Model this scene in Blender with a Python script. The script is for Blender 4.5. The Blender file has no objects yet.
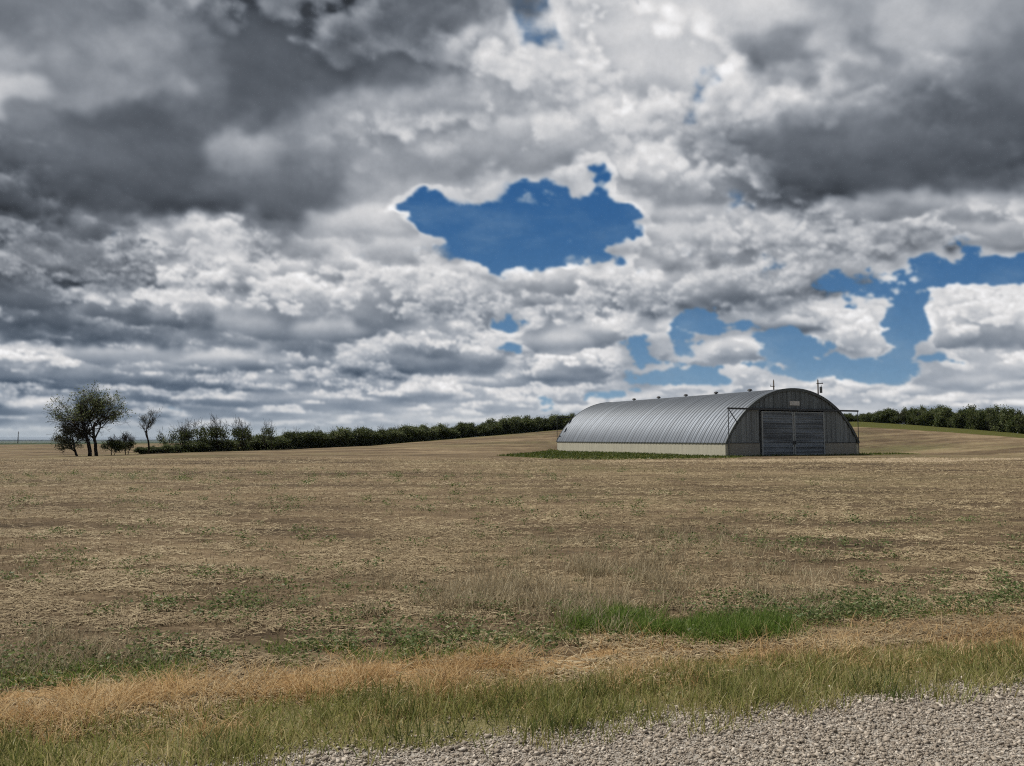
import numpy as np
# ---- BEGIN SKY
SX0, SX1, SY0, SY1 = -140, 1164, -70, 470          # frame of the cloud field, in 1/769 rad steps
def _hash(ix, iy, seed):
    h = ix.astype(np.int32).view(np.uint32) * np.uint32(374761393) + iy.astype(np.int32).view(np.uint32) * np.uint32(668265263) + np.uint32((seed * 974634777) & 0xffffffff)
    h = (h ^ (h >> np.uint32(13))) * np.uint32(1274126177)
    return h ^ (h >> np.uint32(16))
_GA = np.arange(1024) * (2 * np.pi / 1024); _GC = np.cos(_GA).astype(np.float32); _GS = np.sin(_GA).astype(np.float32)
def perlin(x, y, seed=0):
    x = np.asarray(x, np.float32); y = np.asarray(y, np.float32)
    xi = np.floor(x); yi = np.floor(y); fx = x - xi; fy = y - yi
    u = fx * fx * fx * (fx * (fx * 6 - 15) + 10); v = fy * fy * fy * (fy * (fy * 6 - 15) + 10)
    def g(dx, dy):
        a = _hash(xi + dx, yi + dy, seed) >> np.uint32(22)
        return _GC[a] * (fx - dx) + _GS[a] * (fy - dy)
    a = g(0, 0) * (1 - u) + g(1, 0) * u; b = g(0, 1) * (1 - u) + g(1, 1) * u
    return (a * (1 - v) + b * v) * 1.5
def fbm(x, y, seed=0, octs=5, rough=0.5):
    s = 0; a = 1.0; t = 0
    for o in range(octs):
        s = s + a * perlin(x * 2 ** o + 17.3 * o, y * 2 ** o - 9.1 * o, seed + o * 31); t += a; a *= rough
    return s / t
def worley(x, y, seed=0):
    x = np.asarray(x, np.float32); y = np.asarray(y, np.float32)
    xi = np.floor(x); yi = np.floor(y); best = np.float32(0)
    for dx in (-1, 0, 1):
        for dy in (-1, 0, 1):
            h = _hash(xi + dx, yi + dy, seed); h2 = h * np.uint32(2654435761)
            px = xi + dx + (h >> np.uint32(8)).astype(np.float32) / np.float32(16777216); py = yi + dy + (h2 >> np.uint32(8)).astype(np.float32) / np.float32(16777216)
            best = best + np.exp(np.float32(-9.0) * ((px - x) ** 2 + (py - y) ** 2))
    return np.clip(-np.log(best + 1e-9) / 9.0 + .06, 0, 9)
def billow(x, y, seed=0, octs=4, rough=0.5):          # rounded heads, 0..1
    s = 0; a = 1.0; t = 0
    for o in range(octs):
        s = s + a * (1 - np.minimum(worley(x * 2 ** o + 5.7 * o, y * 2 ** o + 3.1 * o, seed + o * 13), 1.0)); t += a; a *= rough
    return s / t
def sst(a, b, x):
    t = np.clip((x - a) / (b - a), 0, 1); return t * t * (3 - 2 * t)
LUM = [
 [115,118,122,120,115,110,105,92,85,78,76,78,80,85,95,100,110,120,185,200,205,205,205,205,205,180,150,160,185,180,165,150,140],
 [105,100,110,120,125,140,125,90,80,76,75,78,85,100,150,185,190,190,185,205,215,215,200,170,125,150,170,135,175,185,170,130,120],
 [170,130,140,145,165,170,130,90,85,85,90,95,110,135,170,220,200,165,160,170,180,190,215,200,120,150,185,140,180,180,120,100,110],
 [175,125,130,140,150,135,105,90,85,95,100,115,150,150,145,150,150,170,185,195,190,190,165,180,205,165,130,135,150,115,90,90,120],
 [110,110,105,95,85,80,85,105,105,85,120,150,145,150,130,130,150,180,185,195,185,150,130,115,140,95,90,90,85,85,85,75,75],
 [95,95,90,85,80,75,85,140,165,130,135,150,150,150,135,135,150,150,205,205,205,170,130,110,95,85,75,70,68,65,62,65,68],
 [65,62,68,80,85,80,80,95,125,115,120,165,180,185,180,180,180,180,180,205,205,175,165,150,110,85,85,80,90,130,165,155,160],
 [95,90,95,110,120,135,165,170,130,110,170,180,190,190,190,190,190,190,180,160,185,180,175,165,160,155,150,140,130,120,125,135,140],
 [95,90,90,115,125,150,190,180,150,150,165,185,210,210,175,190,190,215,215,180,175,165,150,140,150,160,150,150,160,170,170,170,170],
 [85,85,85,110,110,120,150,190,185,180,150,180,175,165,170,175,175,165,140,175,175,150,130,140,145,150,200,200,222,222,222,222,222],
 [100,90,85,85,90,95,100,120,150,140,125,120,140,135,125,150,165,165,150,175,170,165,150,150,165,150,205,205,215,215,215,215,215],
 [175,175,180,150,165,175,165,185,170,120,120,110,115,110,105,145,170,190,185,175,150,170,180,185,180,170,150,175,170,150,175,175,175],
 [115,130,110,115,140,125,115,120,150,165,155,140,155,165,180,180,180,165,155,165,150,180,180,170,180,180,185,165,165,165,175,165,175],
 [125,150,160,130,130,135,150,150,150,165,160,165,170,175,180,175,185,190,190,185,180,180,180,180,180,180,180,185,190,185,185,190,185],
 [150,160,165,160,160,165,170,170,170,175,175,180,180,180,185,185,190,190,190,190,190,190,190,190,190,190,190,190,190,190,190,190,190]]
# clear gaps: cx, cy, rx, ry, strength
GAPS = [(446,212,40,20,1.2),(482,222,52,34,1.2),(530,216,72,46,1.4),(585,208,48,34,1.3),(607,226,34,38,1.2),(510,250,46,16,1),(575,248,36,16,.9),
 (572,0,12,4,.6),(617,6,6,7,.5),
 (872,288,50,24,1.5),(930,276,64,24,1.5),(990,270,70,22,1.5),(1060,270,50,18,1.2),(905,318,30,34,1.4),(858,300,30,18,1.0),(1100,300,60,40,1),
 (520,318,34,9,.9),(508,343,22,7,.8),(645,352,32,12,1.0),(690,345,32,20,1.1),(720,322,44,12,1.1),(775,345,50,22,1.3),(690,376,64,10,1.1),(760,368,50,8,.9),(850,370,80,14,1.3),(900,352,20,14,.9),(940,362,50,8,.9),
 (600,394,50,8,.8),(560,402,50,10,.8),(252,298,8,5,.8),(165,252,16,4,.6),(35,400,70,8,.5),(110,405,50,12,.45)]

# single clouds that must stand where the gaps are: cx, cy, rx, ry, strength
SOLO = [(735,351,34,12,.9),(965,322,52,32,1.1),(1035,322,50,26,1),(865,330,28,24,.8),(795,322,46,12,.9),(600,345,60,12,.6),(560,300,54,40,.8),(640,185,60,30,.8)]
# broad thick decks overhead: cx, cy, rx, ry, strength
THICK = [(330,50,170,80,1),(120,185,220,40,1),(900,160,170,60,1),(60,280,140,60,.5),(120,335,170,20,.5),(760,60,50,26,.5)]
# heads and shelves one by one, far to near: centre x, base y, half width, height, lit, base shade
CL = [
 (40,412,40,13,215,150),(60,436,70,12,185,160),(250,404,60,12,175,140),(180,432,60,10,190,170),(330,424,60,12,190,160),(430,428,70,16,205,165),(520,426,40,12,210,170),
 (620,408,70,10,200,165),(705,396,70,8,190,170),(640,380,60,12,170,130),(560,382,40,14,185,130),(20,432,22,9,200,160),
 (330,404,90,10,195,135),(300,386,60,14,195,125),(420,398,60,16,205,140),(480,412,60,12,205,160),(10,364,70,20,220,150),(120,358,50,14,215,160),(220,368,52,18,228,150),(165,386,60,12,150,105),(250,392,60,12,150,110),(30,384,90,12,160,112),
 (860,425,70,20,210,165),(930,408,70,24,215,150),(1000,412,60,26,210,145),(1040,385,60,30,215,130),(840,396,50,20,215,160),(880,380,40,12,190,150),(980,392,60,16,200,140),(790,400,40,14,205,165),
 (735,360,36,22,222,140),(965,350,58,62,225,120),(1030,346,50,50,228,125),(935,352,34,40,225,150),
 (865,356,34,42,225,140),(828,352,34,20,200,140),(882,356,22,22,215,160),(795,334,50,26,200,95),
 (570,372,62,26,215,125),(600,346,60,26,215,135),(660,342,50,22,215,140),(560,352,40,20,215,135),(500,360,40,30,215,120),(455,374,50,36,200,100),
 (370,378,80,34,185,92),(430,356,56,38,205,115),(330,350,50,34,205,105),(270,372,40,18,180,105),
 (110,346,120,34,125,80),(40,328,90,44,115,78),(60,290,90,50,125,84),(150,325,60,30,150,84),(230,346,60,36,190,95),(160,332,60,46,205,90),(110,322,40,30,180,95),
 (280,300,36,44,225,150),(230,290,34,34,228,120),(180,286,30,24,220,130),(330,320,50,44,215,130),
 (480,300,60,36,215,130),(420,312,70,40,205,125),(370,286,56,40,215,140),(410,262,54,36,215,150),(380,240,60,34,222,150),(470,282,30,20,220,160),
 (560,312,56,52,218,120),(520,292,26,24,215,150),(640,304,60,44,215,130),(690,314,70,48,190,105),(760,306,70,50,180,100),(700,270,60,44,205,125),(640,252,40,30,215,150),(820,296,60,40,170,110),
 (850,262,60,34,185,120),(760,250,80,34,190,135),(930,248,70,36,180,105),(1010,250,50,32,205,120),(680,226,60,26,205,150),
 (880,232,80,22,170,110),(960,216,60,22,200,120),(1030,222,50,18,190,115),
]
DARK = [
 (470,50,130,44,120,88,.9,.8),(420,30,120,40,95,82,.9,.8), (330,165,90,50,170,130,.9,.6),(380,150,110,70,185,125,.7,.7),(430,175,80,50,190,135,.6,.7),(520,165,90,60,215,140,.6,.8),(590,150,80,60,225,150,.5,.8),(450,130,60,50,180,120,.6,.7),(640,140,70,50,225,150,.5,.8),(540,110,70,50,205,145,.5,.8),(490,80,60,62,250,175,.6,.9),(610,95,90,50,225,150,.5,.8),(560,50,60,40,240,170,.5,.8),(670,60,90,60,250,190,.5,.8),(760,30,70,40,240,180,.6,.7),(720,100,60,40,250,170,.5,.8),(690,130,50,36,225,150,.5,.8),(690,205,85,62,215,110,.35,.95),(650,190,50,44,225,140,.35,.9),
 (60,100,110,90,165,100,1.2,.6),(15,105,50,34,240,190,.8,.8),(150,80,90,60,165,105,1.2,.6),
 (330,100,190,120,92,74,1.3,.9),(120,215,260,90,100,64,.8,.95),(270,215,100,46,110,76,.7,.85),(240,176,46,50,185,130,.7,.85),
 (900,205,200,110,120,62,.9,.95),(980,130,110,80,110,74,.6,.9),(1010,180,120,100,85,60,.9,.7),(730,170,70,80,150,98,.8,.7),(770,64,50,36,150,104,.5,.9),(820,130,80,50,190,110,1.1,.8),(960,62,60,50,195,150,.9,.6),
 (940,222,130,34,205,120,.5,.8),(1000,238,80,20,205,125,.5,.8)]
CTL, STL = 0.99745, 0.07134                            # the frame of the field is tipped up by 4.09 degrees
def _tile_volume(n=96, cells=4):
    """tileable 3-D noise: rounded heads times turbulence, and fine heads"""
    ax_ = (np.arange(n, dtype=np.float32) / n)
    X, Y, Z = np.meshgrid(ax_, ax_, ax_, indexing='ij')
    def wor(c, seed):
        r = np.random.RandomState(seed); P = r.rand(c, c, c, 3).astype(np.float32)
        fx, fy, fz = X * c, Y * c, Z * c; ix, iy, iz = fx.astype(np.int32), fy.astype(np.int32), fz.astype(np.int32); best = np.full(X.shape, 4, np.float32)
        for a in (-1, 0, 1):
            for b in (-1, 0, 1):
                for d in (-1, 0, 1):
                    q = P[(ix + a) % c, (iy + b) % c, (iz + d) % c]
                    best = np.minimum(best, (q[..., 0] + ix + a - fx) ** 2 + (q[..., 1] + iy + b - fy) ** 2 + (q[..., 2] + iz + d - fz) ** 2)
        return 1 - np.minimum(np.sqrt(best), 1)
    def per(c, seed):
        r = np.random.RandomState(seed); G = r.normal(0, 1, (c, c, c, 3)).astype(np.float32); G /= np.linalg.norm(G, axis=-1, keepdims=True)
        fx, fy, fz = X * c, Y * c, Z * c; ix, iy, iz = fx.astype(np.int32), fy.astype(np.int32), fz.astype(np.int32); fx, fy, fz = fx - ix, fy - iy, fz - iz; out = 0
        sm = lambda t: t * t * t * (t * (t * 6 - 15) + 10)
        for a in (0, 1):
            for b in (0, 1):
                for d in (0, 1):
                    g = G[(ix + a) % c, (iy + b) % c, (iz + d) % c]
                    w = (sm(fx) if a else 1 - sm(fx)) * (sm(fy) if b else 1 - sm(fy)) * (sm(fz) if d else 1 - sm(fz))
                    out = out + w * (g[..., 0] * (fx - a) + g[..., 1] * (fy - b) + g[..., 2] * (fz - d))
        return out
    pf = per(cells, 1) + .5 * per(cells * 2, 2) + .25 * per(cells * 4, 3) + .12 * per(cells * 8, 4)
    wf = .6 * wor(cells, 5) + .28 * wor(cells * 2, 6) + .12 * wor(cells * 4, 7)
    lo = .5 + .42 * pf + .75 * (wf - .45); lo = (lo - lo.mean()) / lo.std()
    hi = .55 * wor(cells, 8) + .30 * wor(cells * 2, 9) + .15 * wor(cells * 5, 10) + .15 * per(cells * 3, 12); hi = (hi - hi.mean()) / hi.std()
    return lo.astype(np.float32), hi.astype(np.float32)
def sky_field(step=1.15):
    import threading
    N = 96; LO, HI = _tile_volume(N); LO = LO.ravel(); HI = HI.ravel()
    def tex(V, x, y, z):                               # trilinear, wrapping; coordinates in tiles
        x = (x % 1.0) * N; y = (y % 1.0) * N; z = (z % 1.0) * N
        ix = x.astype(np.int32); iy = y.astype(np.int32); iz = z.astype(np.int32); fx = x - ix; fy = y - iy; fz = z - iz
        ix %= N; iy %= N; iz %= N; jx = (ix + 1) % N; jy = (iy + 1) % N; jz = (iz + 1) % N
        ix *= N * N; jx *= N * N; iy *= N; jy *= N
        def L(a, b):
            return V.take(a + b + iz) * (1 - fz) + V.take(a + b + jz) * fz
        return (L(ix, iy) * (1 - fy) + L(ix, jy) * fy) * (1 - fx) + (L(jx, iy) * (1 - fy) + L(jx, jy) * fy) * fx
    xs = np.arange(SX0, SX1, step, dtype=np.float32); ys = np.arange(SY0, SY1, step, dtype=np.float32)
    x, y = np.meshgrid(xs, ys); shp = x.shape
    e = (438 - y) / 769.0; ee = np.maximum(e, 0) + .085; amp = ee * 769 * .17
    q1 = fbm(x / 60, y / 45, 95, 4, .55) * amp * .9; q2 = fbm(x / 60 + 9, y / 45, 96, 4, .55) * amp * .7
    X = x + q1; Y = y + q2; Lg = np.array(LUM, float)
    gx = np.clip(X / 32, 0, 31.999); gy = np.clip(Y / 32, 0, 13.999); ix = gx.astype(int); iy = gy.astype(int); fx = gx - ix; fy = gy - iy; fx = fx * fx * (3 - 2 * fx); fy = fy * fy * (3 - 2 * fy)
    base = (Lg[iy, ix] * (1 - fx) + Lg[iy, ix + 1] * fx) * (1 - fy) + (Lg[iy + 1, ix] * (1 - fx) + Lg[iy + 1, ix + 1] * fx) * fy
    def blob(lst, k=1.25):
        g = np.zeros_like(x)
        for cx, cy, rx, ry, s in lst: g = np.maximum(g, s * np.clip(k - np.sqrt(((X - cx) / rx) ** 2 + ((Y - cy) / ry) ** 2), 0, 1))
        return g
    # brightness plan: every head bright above and grey at its flat base
    w1 = fbm(x / 38, y / 30, 201, 5, .58); w2 = fbm(x / 38 + 5, y / 30, 202, 5, .58); hd = np.zeros_like(x)
    for i, c in enumerate(DARK[:0] + CL + DARK):
        cx, by, hw, h, lit, sh = c[:6]; sft = .30 if len(c) < 7 else .30 + .35 * c[6]; op = .85 if len(c) < 8 else .75 * c[7]; q = np.clip(h / 42.0, .35, 1.3)
        dx = (x + w1 * 20 * q - cx) / hw; dy = (by - h * .30 - (y + w2 * 18 * q)) / (h * .74); dy = np.where(dy > 0, dy, dy * 2.2); r_ = 1.08 - np.sqrt(dx * dx + dy * dy)
        a_ = sst(0, sft, r_) * op; t_ = sst(-.15, 1.0, (by - y - w2 * 10 * q) / h + .25 * w1)
        base = base * (1 - a_) + (sh + (min(lit * 1.04 + 6, 246) - sh) * t_) * a_; hd = np.maximum(hd * (1 - .5 * a_), a_)
    gap = blob(GAPS, 1.42); solo = blob(SOLO, 1.1); thick = blob(THICK, 1.2)
    # threshold: low = cloud everywhere, high = clear
    sl = sst(0, .8, solo); thr = -.12 + 2.6 * np.clip(gap, 0, 1.2) + .32 * sst(.34, .22, e) * sst(.03, .08, e) * (1 - sl) - .05 * solo - 1.0 * thick - .30 * hd - .25 * sst(.38, .5, e) - .25 * sst(.12, .03, e)
    thr = thr.astype(np.float32).ravel(); thk = thick.astype(np.float32).ravel()
    a = (x - 512) / 769; b = (383 - y) / 769
    D = np.stack([a, CTL - b * STL, STL + b * CTL], -1).reshape(-1, 3).astype(np.float32); D /= np.linalg.norm(D, axis=1)[:, None]
    n = len(D); S = np.array([np.sin(np.radians(-62)) * np.cos(np.radians(58)), np.cos(np.radians(-62)) * np.cos(np.radians(58)), np.sin(np.radians(58))], np.float32)
    ZB, ZT = 1.0, 2.5; STEPS = 100
    lum = np.zeros(n, np.float32); tr = np.ones(n, np.float32); dist = np.zeros(n, np.float32)
    rng = np.random.RandomState(3); jit = rng.rand(n).astype(np.float32)
    def dens(px, py, pz, th, fine):
        h = (pz - ZB) / (ZT - ZB)
        R_ = np.sqrt(px * px + py * py); c_ = 1 / (1 + R_ / 26); px = px * c_; py = py * c_; fd = np.clip(1.25 - R_ / 34, .15, 1)
        v = tex(LO, px / 5.2, py / 5.2, pz / 5.0) + .40 * tex(LO, px / 2.1 + .37, py / 2.1 + .11, pz / 2.0)
        top = .46 + .30 * v
        prof = 1.6 * np.clip((h - top) / .35, 0, 2) + 3.0 * np.clip((.10 - h) / .10, 0, 1)
        v = v - prof - th
        if fine:
            on = np.nonzero(v > -1.3)[0]; qx, qy, qz = px[on], py[on], pz[on]
            v[on] += fd[on] * (.44 * tex(HI, qx / 1.0, qy / 1.0, qz / .9) + .24 * tex(HI, qx / .36, qy / .36, qz / .33))
        return np.clip(v, 0, 1.6)
    def work(sl):
        d = D[sl]; th = thr[sl]; tk = thk[sl]; m = len(d); T = np.ones(m, np.float32); L = np.zeros(m, np.float32); W = np.zeros(m, np.float32); DD = np.zeros(m, np.float32)
        dz = np.sqrt(np.maximum(d[:, 2], 0) ** 2 + .016 ** 2); t0 = ZB / dz; t1 = np.minimum(ZT / dz, t0 + 26); dt = (t1 - t0) / STEPS; mu = d @ S
        ph = .55 + .75 * np.clip(mu, 0, 1) ** 3
        act = np.arange(m)
        for k in range(STEPS):
            act = act[T[act] > .02]
            if len(act) == 0: break
            # finer steps first
            t = t0[act] + (k + jit[sl][act]) * dt[act]; dd = d[act]; P = dd * t[:, None]; pz = ZB + (t - t0[act]) * dz[act]
            rho = dens(P[:, 0] + 3.1, P[:, 1] + 1.7, pz, th[act], True)
            on = rho > 0
            if not on.any(): continue
            ai = act[on]; r = rho[on]; p = P[on]; z = pz[on]; tau = np.zeros(len(ai), np.float32)
            for s_, w_ in ((.04, .07), (.13, .12), (.32, .26)):
                tau += w_ * dens(p[:, 0] + 3.1 + S[0] * s_, p[:, 1] + 1.7 + S[1] * s_, z + S[2] * s_, th[ai], s_ < .1)
            tau *= 14.0
            h = np.clip((z - ZB) / (ZT - ZB), 0, 1)
            sun = (np.exp(-tau) * .72 + .28 * np.exp(-tau * .22)) * ph[ai]
            amb = .16 + .30 * h ** .7
            src = 1.15 * sun * (1 - .88 * np.exp(-r * 2.2)) * 1.25 + amb
            ext = 1 - np.exp(-r * 30.0 * dt[ai])
            w = T[ai] * ext; L[ai] += w * src; W[ai] += w; DD[ai] += w * t[on]; T[ai] *= 1 - ext
        lum[sl] = L; tr[sl] = T; dist[sl] = DD / np.maximum(W, 1e-4)
    ch = [slice(i, min(i + 12000, n)) for i in range(0, n, 12000)]; lock = threading.Lock(); it = iter(ch)
    def run():
        while True:
            with lock: c = next(it, None)
            if c is None: return
            work(c)
    th_ = [threading.Thread(target=run) for _ in range(4)]; [t.start() for t in th_]; [t.join() for t in th_]
    def soft(f):
        f = np.pad(f, 1, mode='edge'); f = (f[:-2] + 2 * f[1:-1] + f[2:]) / 4; return (f[:, :-2] + 2.2 * f[:, 1:-1] + f[:, 2:]) / 4.2
    lum = soft(lum.reshape(shp)); tr = soft(tr.reshape(shp)); al = 1 - tr; dist = dist.reshape(shp)
    gw = blob(GAPS, 1.42) + .40 * fbm(x / 46, y / 26, 44, 6, .6); veil = 1 - sst(-.25, .50, gw)
    return x, y, e, lum, al, dist, base, thick, step, veil
def blur(f, r):
    r = max(int(r), 1)
    for axis in (0, 1):
        for _ in range(2):
            c = np.cumsum(np.pad(f, [(r + 1, r) if a == axis else (0, 0) for a in (0, 1)], mode='edge'), axis=axis)
            f = (np.take(c, np.arange(2 * r + 1, c.shape[axis]), axis) - np.take(c, np.arange(0, c.shape[axis] - 2 * r - 1), axis)) / (2 * r + 1)
    return f
def sky_grade(pack):
    x, y, e, lum, al, dist, base, thick, step, veil = pack
    vt = fbm(x / 90, y / 40, 46, 6, .55); lv_ = .42 + .22 * vt; va = np.maximum(veil * np.clip(.88 + .7 * vt, 0, 1), .16 * sst(-.1, .5, vt)) * (1 - al)
    lum = lum + lv_ * va; al = al + va
    l = lum / np.maximum(al, 1e-3); l = np.clip(l, 0, 1.6)
    enc = 255 * np.clip(l, 0, 1.3) ** (1 / 2.2)                    # display value
    r = 13 / step
    wA = blur(al, r); m = blur(enc * al, r) / np.maximum(wA, .05); tgt = blur(base, 2.5 / step)
    rim = 1 - sst(.70, .995, wA); enc = enc - rim * np.clip(enc - (tgt - 4), 0, 90) * .85
    m = blur(enc * al, r) / np.maximum(wA, .05)
    g = (enc - m) * 1.22 + m + (tgt - m) * .86 * sst(.05, .5, wA)
    c = g + 6 + (tgt - 135) * .10
    c = np.where(c > 200, 200 + (c - 200) * .6, c); c = np.clip(c, 48, 246)
    far = np.clip(1 - e / .22, 0, 1); t = np.clip((c - 70) / 150, 0, 1)
    col = np.stack([c * (.915 + .085 * t) - far * 14 * (1 - t), c * (.985 + .012 * t), c * (1.085 - .085 * t) + far * 15 * (1 - t)], -1)
    tt = np.clip(e / .55, 0, 1)[..., None]; blue = (1 - tt) ** 2.6 * np.array([150, 178, 196.]) + (1 - (1 - tt) ** 2.6) * np.array([40, 86, 140.])
    hz = (sst(.055, .0, e) * .5 + sst(.02, .004, e) * .42)[..., None]; 
    img = blue * (1 - al[..., None]) + col * al[..., None]; img = img * (1 - hz) + (np.array([172, 181, 189.]) + 14 * fbm(x / 40, y / 5, 77, 4, .55)[..., None]) * hz
    return np.clip(img, 0, 255) / 255.0
# ---- END SKY
import bpy, math
from mathutils import Vector
SC = bpy.context.scene; COL = SC.collection
R = math.radians
EYE = 1.6; TILT = math.atan((438 - 383) / 769.0); F = 769.0
CT, ST = math.cos(TILT), math.sin(TILT)
def tan_dir(px, py):                       # photo position to (x/y, z/y) of the viewing direction
    a = (px - 512) / F; b = (383 - py) / F; y = CT - b * ST
    return a / y, (ST + b * CT) / y
def on_flat(px, py, z=0.0):
    p, q = tan_dir(px, py); y = (z - EYE) / q
    return p * y, y
def at_depth(px, py, y):
    p, q = tan_dir(px, py); return p * y, y, EYE + q * y
# ---------------------------------------------------------------- helpers
def tag(o, label=None, cat=None, group=None, kind=None):
    if label: o['label'] = label
    if cat: o['category'] = cat
    if group: o['group'] = group
    if kind: o['kind'] = kind
    return o
def empty(name, loc, rz=0.0):
    o = bpy.data.objects.new(name, None); COL.objects.link(o); o.location = loc; o.rotation_euler = (0, 0, rz)
    o.empty_display_size = .3; return o
def link(name, me, mat=None, parent=None, loc=None):
    o = bpy.data.objects.new(name, me); COL.objects.link(o)
    if mat is not None and len(me.materials) == 0: me.materials.append(mat)
    if parent is not None: o.parent = parent
    if loc is not None: o.location = loc
    return o
def np_mesh(name, V, Fc, smooth=False):
    """V (n,3); Fc: list of (m,k) index arrays"""
    me = bpy.data.meshes.new(name); V = np.ascontiguousarray(V, np.float32)
    me.vertices.add(len(V)); me.vertices.foreach_set('co', V.ravel())
    if not isinstance(Fc, (list, tuple)): Fc = [Fc]
    nl = sum(f.size for f in Fc); nf = sum(len(f) for f in Fc)
    me.loops.add(nl); me.polygons.add(nf)
    me.loops.foreach_set('vertex_index', np.concatenate([f.ravel() for f in Fc]).astype(np.int32))
    tot = np.concatenate([np.full(len(f), f.shape[1]) for f in Fc]); st = np.concatenate([[0], np.cumsum(tot)[:-1]])
    me.polygons.foreach_set('loop_start', st.astype(np.int32)); me.polygons.foreach_set('loop_total', tot.astype(np.int32))
    if smooth: me.polygons.foreach_set('use_smooth', np.ones(nf, bool))
    me.update(calc_edges=True); me.validate(verbose=False)
    return me
class MB:
    def __init__(s): s.v = []; s.f = []
    def box(s, lo, hi):
        b = len(s.v); x0, y0, z0 = lo; x1, y1, z1 = hi
        s.v += [(x0, y0, z0), (x1, y0, z0), (x1, y1, z0), (x0, y1, z0), (x0, y0, z1), (x1, y0, z1), (x1, y1, z1), (x0, y1, z1)]
        s.f += [tuple(b + i for i in q) for q in ((0, 3, 2, 1), (4, 5, 6, 7), (0, 1, 5, 4), (1, 2, 6, 5), (2, 3, 7, 6), (3, 0, 4, 7))]
        return s
    def tube(s, p, q, r0, r1=None, n=8, caps=True):
        r1 = r0 if r1 is None else r1; p = Vector(p); q = Vector(q); d = (q - p).normalized()
        u = d.cross(Vector((0, 0, 1)));
        if u.length < 1e-3: u = Vector((1, 0, 0))
        u.normalize(); w = d.cross(u); b = len(s.v)
        for c, r in ((p, r0), (q, r1)):
            for k in range(n):
                a = 2 * math.pi * k / n; s.v.append(tuple(c + (u * math.cos(a) + w * math.sin(a)) * r))
        for k in range(n): s.f.append((b + k, b + (k + 1) % n, b + n + (k + 1) % n, b + n + k))
        if caps: s.f.append(tuple(b + k for k in range(n))[::-1]); s.f.append(tuple(b + n + k for k in range(n)))
        return s
    def bar(s, p, q, w, h):                # rectangular bar, w across, h tall
        p = Vector(p); q = Vector(q); d = (q - p).normalized(); u = d.cross(Vector((0, 0, 1)))
        if u.length < 1e-3: u = Vector((1, 0, 0))
        u.normalize(); t = u.cross(d); b = len(s.v)
        for c in (p, q):
            for i, j in ((-1, -1), (1, -1), (1, 1), (-1, 1)): s.v.append(tuple(c + u * i * w / 2 + t * j * h / 2))
        s.f += [tuple(b + i for i in f) for f in ((0, 3, 2, 1), (4, 5, 6, 7), (0, 1, 5, 4), (1, 2, 6, 5), (2, 3, 7, 6), (3, 0, 4, 7))]
        return s
    def build(s, name, mat, parent=None, smooth=False, bevel=0):
        me = bpy.data.meshes.new(name); me.from_pydata(s.v, [], s.f); me.update()
        if smooth: me.polygons.foreach_set('use_smooth', [True] * len(me.polygons))
        o = link(name, me, mat, parent)
        if bevel:
            m = o.modifiers.new('bevel', 'BEVEL'); m.width = bevel; m.segments = 2; m.limit_method = 'ANGLE'
        return o
# ---------------------------------------------------------------- materials
class NT:
    def __init__(s, name):
        s.m = bpy.data.materials.new(name); s.m.use_nodes = True; s.t = s.m.node_tree; s.t.nodes.clear()
        s.out = s.n('ShaderNodeOutputMaterial'); s.L = s.t.links
    def n(s, t, **k):
        o = s.t.nodes.new(t)
        for a, v in k.items(): setattr(o, a, v)
        return o
    def l(s, a, b): s.t.links.new(a, b)
    def math(s, op, a, b=None, clamp=False):
        o = s.n('ShaderNodeMath', operation=op); o.use_clamp = clamp
        for i, v in enumerate((a, b)):
            if v is None: continue
            if isinstance(v, (int, float)): o.inputs[i].default_value = v
            else: s.l(v, o.inputs[i])
        return o.outputs[0]
    def mix(s, f, a, b, blend='MIX'):
        o = s.n('ShaderNodeMix', data_type='RGBA', blend_type=blend)
        for i, v in ((0, f), (6, a), (7, b)):
            if isinstance(v, (int, float)): o.inputs[i].default_value = v
            elif isinstance(v, tuple): o.inputs[i].default_value = (*v, 1)
            else: s.l(v, o.inputs[i])
        return o.outputs[2]
    def noise(s, scale, detail=4, rough=.5, vec=None, **k):
        o = s.n('ShaderNodeTexNoise', **k); o.inputs['Scale'].default_value = scale; o.inputs['Detail'].default_value = detail; o.inputs['Roughness'].default_value = rough
        if vec is not None: s.l(vec, o.inputs['Vector'])
        return o.outputs['Fac']
    def ramp(s, fac, stops):
        o = s.n('ShaderNodeValToRGB'); cr = o.color_ramp
        while len(cr.elements) > 1: cr.elements.remove(cr.elements[0])
        for i, (p, c) in enumerate(stops):
            e = cr.elements[0] if i == 0 else cr.elements.new(p)
            e.position = p; e.color = (*c, 1) if isinstance(c, tuple) else (c, c, c, 1)
        s.l(fac, o.inputs[0]); return o.outputs[0]
    def mapped(s, sc, src='Object', rot=(0, 0, 0)):
        tc = s.n('ShaderNodeTexCoord'); mp = s.n('ShaderNodeMapping'); mp.inputs['Scale'].default_value = sc; mp.inputs['Rotation'].default_value = rot
        s.l(tc.outputs[src], mp.inputs[0]); return mp.outputs[0]
    def bsdf(s, color, rough=.8, metal=0.0, spec=.3, normal=None):
        b = s.n('ShaderNodeBsdfPrincipled')
        for nm, v in (('Base Color', color), ('Roughness', rough), ('Metallic', metal), ('Specular IOR Level', spec)):
            if isinstance(v, tuple): b.inputs[nm].default_value = (*v, 1)
            elif isinstance(v, (int, float)): b.inputs[nm].default_value = v
            else: s.l(v, b.inputs[nm])
        if normal is not None: s.l(normal, b.inputs['Normal'])
        s.l(b.outputs[0], s.out.inputs[0]); return b
    def bump(s, h, dist=.02, strength=.6):
        b = s.n('ShaderNodeBump'); b.inputs['Strength'].default_value = strength; b.inputs['Distance'].default_value = dist
        s.l(h, b.inputs['Height']); return b.outputs[0]
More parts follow.
